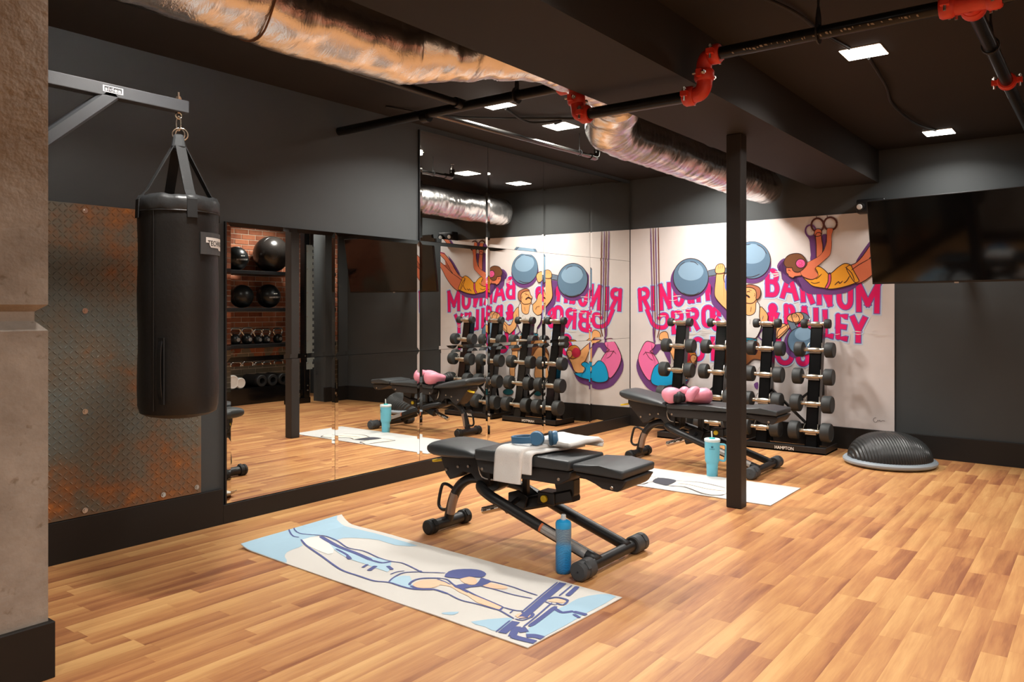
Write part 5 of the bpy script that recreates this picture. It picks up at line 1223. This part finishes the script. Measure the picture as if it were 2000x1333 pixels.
# ------------------------------------------------------------------ balance dome
bo = root('balance_trainer', 'black ribbed half-ball balance trainer on a grey disc by the right wall', 'balance trainer', (6.52, 1.345, 0))
bm = bmesh.new(); lathe(bm, [(0, .006), (.29, .004), (.315, .010), (.328, .022), (.329, .036), (.32, .046), (.295, .050), (0, .050)], 64); obj('base_disc', bm, mat('grey_base_plastic', (150, 160, 168), .5), bo, smooth=True)
bm = bmesh.new(); NR, NT = 44, 420; rg = []
for i in range(NR+1):
    f = i/NR; ph = f*PI/2; rr_ = .292*math.cos(ph)**.88; z = .046+.197*math.sin(ph)
    row = []
    for k in range(NT):
        t = 2*PI*k/NT; x_, y_ = rr_*math.cos(t), rr_*math.sin(t)
        u_ = x_*.52-y_*.85+.10*z
        d = .0032*math.sin(2*PI*u_/.019)*(1 if f < .97 else 0)
        row.append(bm.verts.new((x_*(1+d*5), y_*(1+d*5), z+d*.9)))
    rg.append(row)
for a, b in zip(rg, rg[1:]):
    for k in range(NT): bm.faces.new((a[k], a[(k+1) % NT], b[(k+1) % NT], b[k]))
bmesh.ops.remove_doubles(bm, verts=bm.verts[:], dist=.0002)
obj('dome', bm, mat('black_dome_rubber', (46, 47, 47), .33, spec=.5), bo, smooth='all')
# ------------------------------------------------------------------ storage shelf seen in the mirror
sh = root('storage_shelf', 'black steel storage shelf against the brick wall, seen in the low mirror', 'shelf', (0, 0, 0))
SX0, SX1, SY0, SY1 = 4.7, 6.53, -1.13, -.69
for z in (1.65, 1.19, .74):
    obj('shelf_board', bx(SX0, SX1, SY0, SY1, z-.045, z, bev=.003), BLK, sh)
obj('base_shelf', bx(SX0, SX1, SY0, SY1, .0, .205, bev=.004), BLKG, sh)
WB = mat('black_ball_rubber', (25, 27, 28), .33, spec=.5); GBm = mat('black_gym_ball', (34, 31, 29), .22, spec=.5)
def gball(label, x, y, zs, r, m, mark=True, name='medicine_ball'):
    o = root(name, label, 'ball', (x, y, zs+r), 0, 'exercise balls on the shelf')
    bm = bmesh.new(); bmesh.ops.create_uvsphere(bm, u_segments=40, v_segments=24, radius=r); obj('ball_skin', bm, m, o, smooth='all')
    bm = bmesh.new(); tube(bm, [(r*1.0*math.cos(a), r*.35, r*1.0*math.sin(a)) if 0 else (math.sqrt(r*r-(r*.3)**2)*math.cos(a), r*.3, math.sqrt(r*r-(r*.3)**2)*math.sin(a)) for a in [2*PI*k/40 for k in range(40)]], .0018, 6, closed=True); obj('seam', bm, BLKG, o)
    if mark:
        # band of white chevrons and a small badge facing the mirror
        bm = bmesh.new(); n = 9
        def sp_(a, b, rr): return (rr*math.cos(b)*math.sin(a), rr*math.cos(b)*math.cos(a), rr*math.sin(b))
        for k in range(n):
            a = (-.5+k/(n-1))*1.0; b = -.12+.04*k/(n-1)
            for s in (-1, 1):
                v = [bm.verts.new(sp_(a+da, b+db, r*1.004)) for da, db in ((-.035*s, -.06), (-.035*s+.018, -.06), (.035*s+.018, .06), (.035*s, .06))]; bm.faces.new(v)
        for a0_, b0_, w_, h_ in ((0, .20, .20, .045),):
            v = [bm.verts.new(sp_(a0_+da*w_, b0_+db*h_, r*1.004)) for da, db in ((-1, -.4), (-.6, -1), (0, -.4), (.8, -.6), (1, .5), (.2, 1), (-.7, .7))]; bm.faces.new(v)
        obj('marking', bm, WHITE, o)
    return o
SYC = -.88
gball('black medicine ball with white markings on the top shelf beside the big gym ball', 5.75, SYC, 1.65, .150, WB)
gball('large black gym ball on the top shelf, seen in the mirror', 6.27, SYC, 1.65, .232, GBm, False, 'gym_ball')
gball('plain black medicine ball on the second shelf below', 5.83, SYC, 1.19, .145, WB, False)
gball('black medicine ball with white markings on the second shelf', 6.225, SYC, 1.19, .152, WB)
def kettle(x, s, label):
    o = root('kettlebell', label, 'kettlebell', (x, SYC+.05, .74), 0, 'kettlebells on the third shelf'); r = .062*s
    bm = bmesh.new(); lathe(bm, [(0, 0), (r*.6, 0), (r*.92, r*.35), (r, r*.85), (r*.88, r*1.4), (r*.5, r*1.8), (0, r*1.9)], 26); obj('bell', bm, WB, o, smooth='all')
    bm = bmesh.new(); h = r*1.55; tube(bm, smooth_path([(-r*.62, 0, h), (-r*1.08, 0, h+.045), (-r*.85, 0, h+.082), (0, 0, h+.088), (r*.85, 0, h+.082), (r*1.08, 0, h+.045), (r*.62, 0, h)], 4), .0135, 10); obj('handle', bm, CHR, o, smooth='all')
    bm = bmesh.new(); cyl(bm, (0, r*.93, r*.85), (0, r*1.02, r*.85), r*.36, 18); obj('badge', bm, SILV, o, smooth=True)
for x, s, lb in ((5.707, 1.1, 'first kettlebell at the mirror edge on the third shelf'), (5.874, 1.12, 'largest kettlebell with chrome handle on the third shelf'), (6.03, .92, 'middle kettlebell of the five on the third shelf'), (6.151, .9, 'fourth kettlebell from the mirror edge on the third shelf'), (6.33, 1.0, 'kettlebell beside the reflected post on the third shelf')): kettle(x, s, lb)
def roll(name, label, cat, x, y, z, r, L, m, hollow=.0, g=None):
    o = root(name, label, cat, (x, y, z), 0, g); bm = bmesh.new(); M, _ = axis((0, -L/2, 0), (0, L/2, 0))
    if hollow: lathe(bm, [(hollow, 0), (r-.006, 0), (r, .006), (r, L-.006), (r-.006, L), (hollow, L), (hollow, 0)], 28, M)
    else: lathe(bm, [(0, .006), (r*.3, 0), (r*.6, .006), (r-.01, 0), (r, .012), (r, L-.012), (r-.01, L), (r*.6, L-.006), (r*.3, L), (0, L-.006)], 28, M)
    obj('roll', bm, m, o, smooth=True); return o
roll('rolled_towel', 'rolled white towel on the bottom shelf, lower one', 'towel', 5.71, -.86, .205+.066, .066, .3, TOW, g='rolled towels')
roll('rolled_towel', 'rolled white towel on the bottom shelf, leaning behind the lower one', 'towel', 5.60, -.86, .205+.085, .085, .3, TOW, g='rolled towels')
for i, (x, lb) in enumerate(((6.00, 'black foam roller next to the rolled white towels'), (6.16, 'middle black foam roller on the bottom shelf'), (6.32, 'black foam roller nearest the reflected steel post'))):
    roll('foam_roller', lb, 'foam roller', x, -.86, .205+.073, .073, .33, RUB, .038, 'foam rollers on the bottom shelf')
# ------------------------------------------------------------------ squat rack upright seen in the mirror
rk = root('squat_rack', 'black squat rack upright with a notched silver plate, seen in the mirror', 'squat rack', (6.36, -.32, 0))
obj('upright', bx(-.04, .04, -.045, .045, 0, 2.25, bev=.003), BLKG, rk)
obj('foot', bx(-.28, .05, -.05, .05, 0, .07, bev=.004), BLKG, rk)
obj('cross_member', bx(-.30, -.04, -.03, .03, .10, .17, bev=.004), BLKG, rk)
PF = mat('galvanised_plate', (190, 202, 200), .35, .6)
bm = bmesh.new(); bx(-.015, .075, .046, .052, .42, 1.98, bm=bm)
pl = obj('notched_plate', bm, PF, rk)
bm = bmesh.new(); z = .44
while z < 1.96: bx(.075, .100, .046, .052, z, z+.042, bm=bm); z += .078
obj('plate_teeth', bm, PF, rk)
for z in (.16, .22, .5, .78, 1.08, 1.38, 1.68, 1.9):
    bm = bmesh.new(); cyl(bm, (-.002, .052, z), (-.002, .060, z), .009, 10); obj('bolt', bm, GALV, rk)
bm = bmesh.new(); cyl(bm, (-.20, .03, .12), (-.20, .05, .12), .015, 12); cyl(bm, (-.13, .03, .12), (-.13, .05, .12), .015, 12); obj('foot_bolts', bm, GALV, rk)
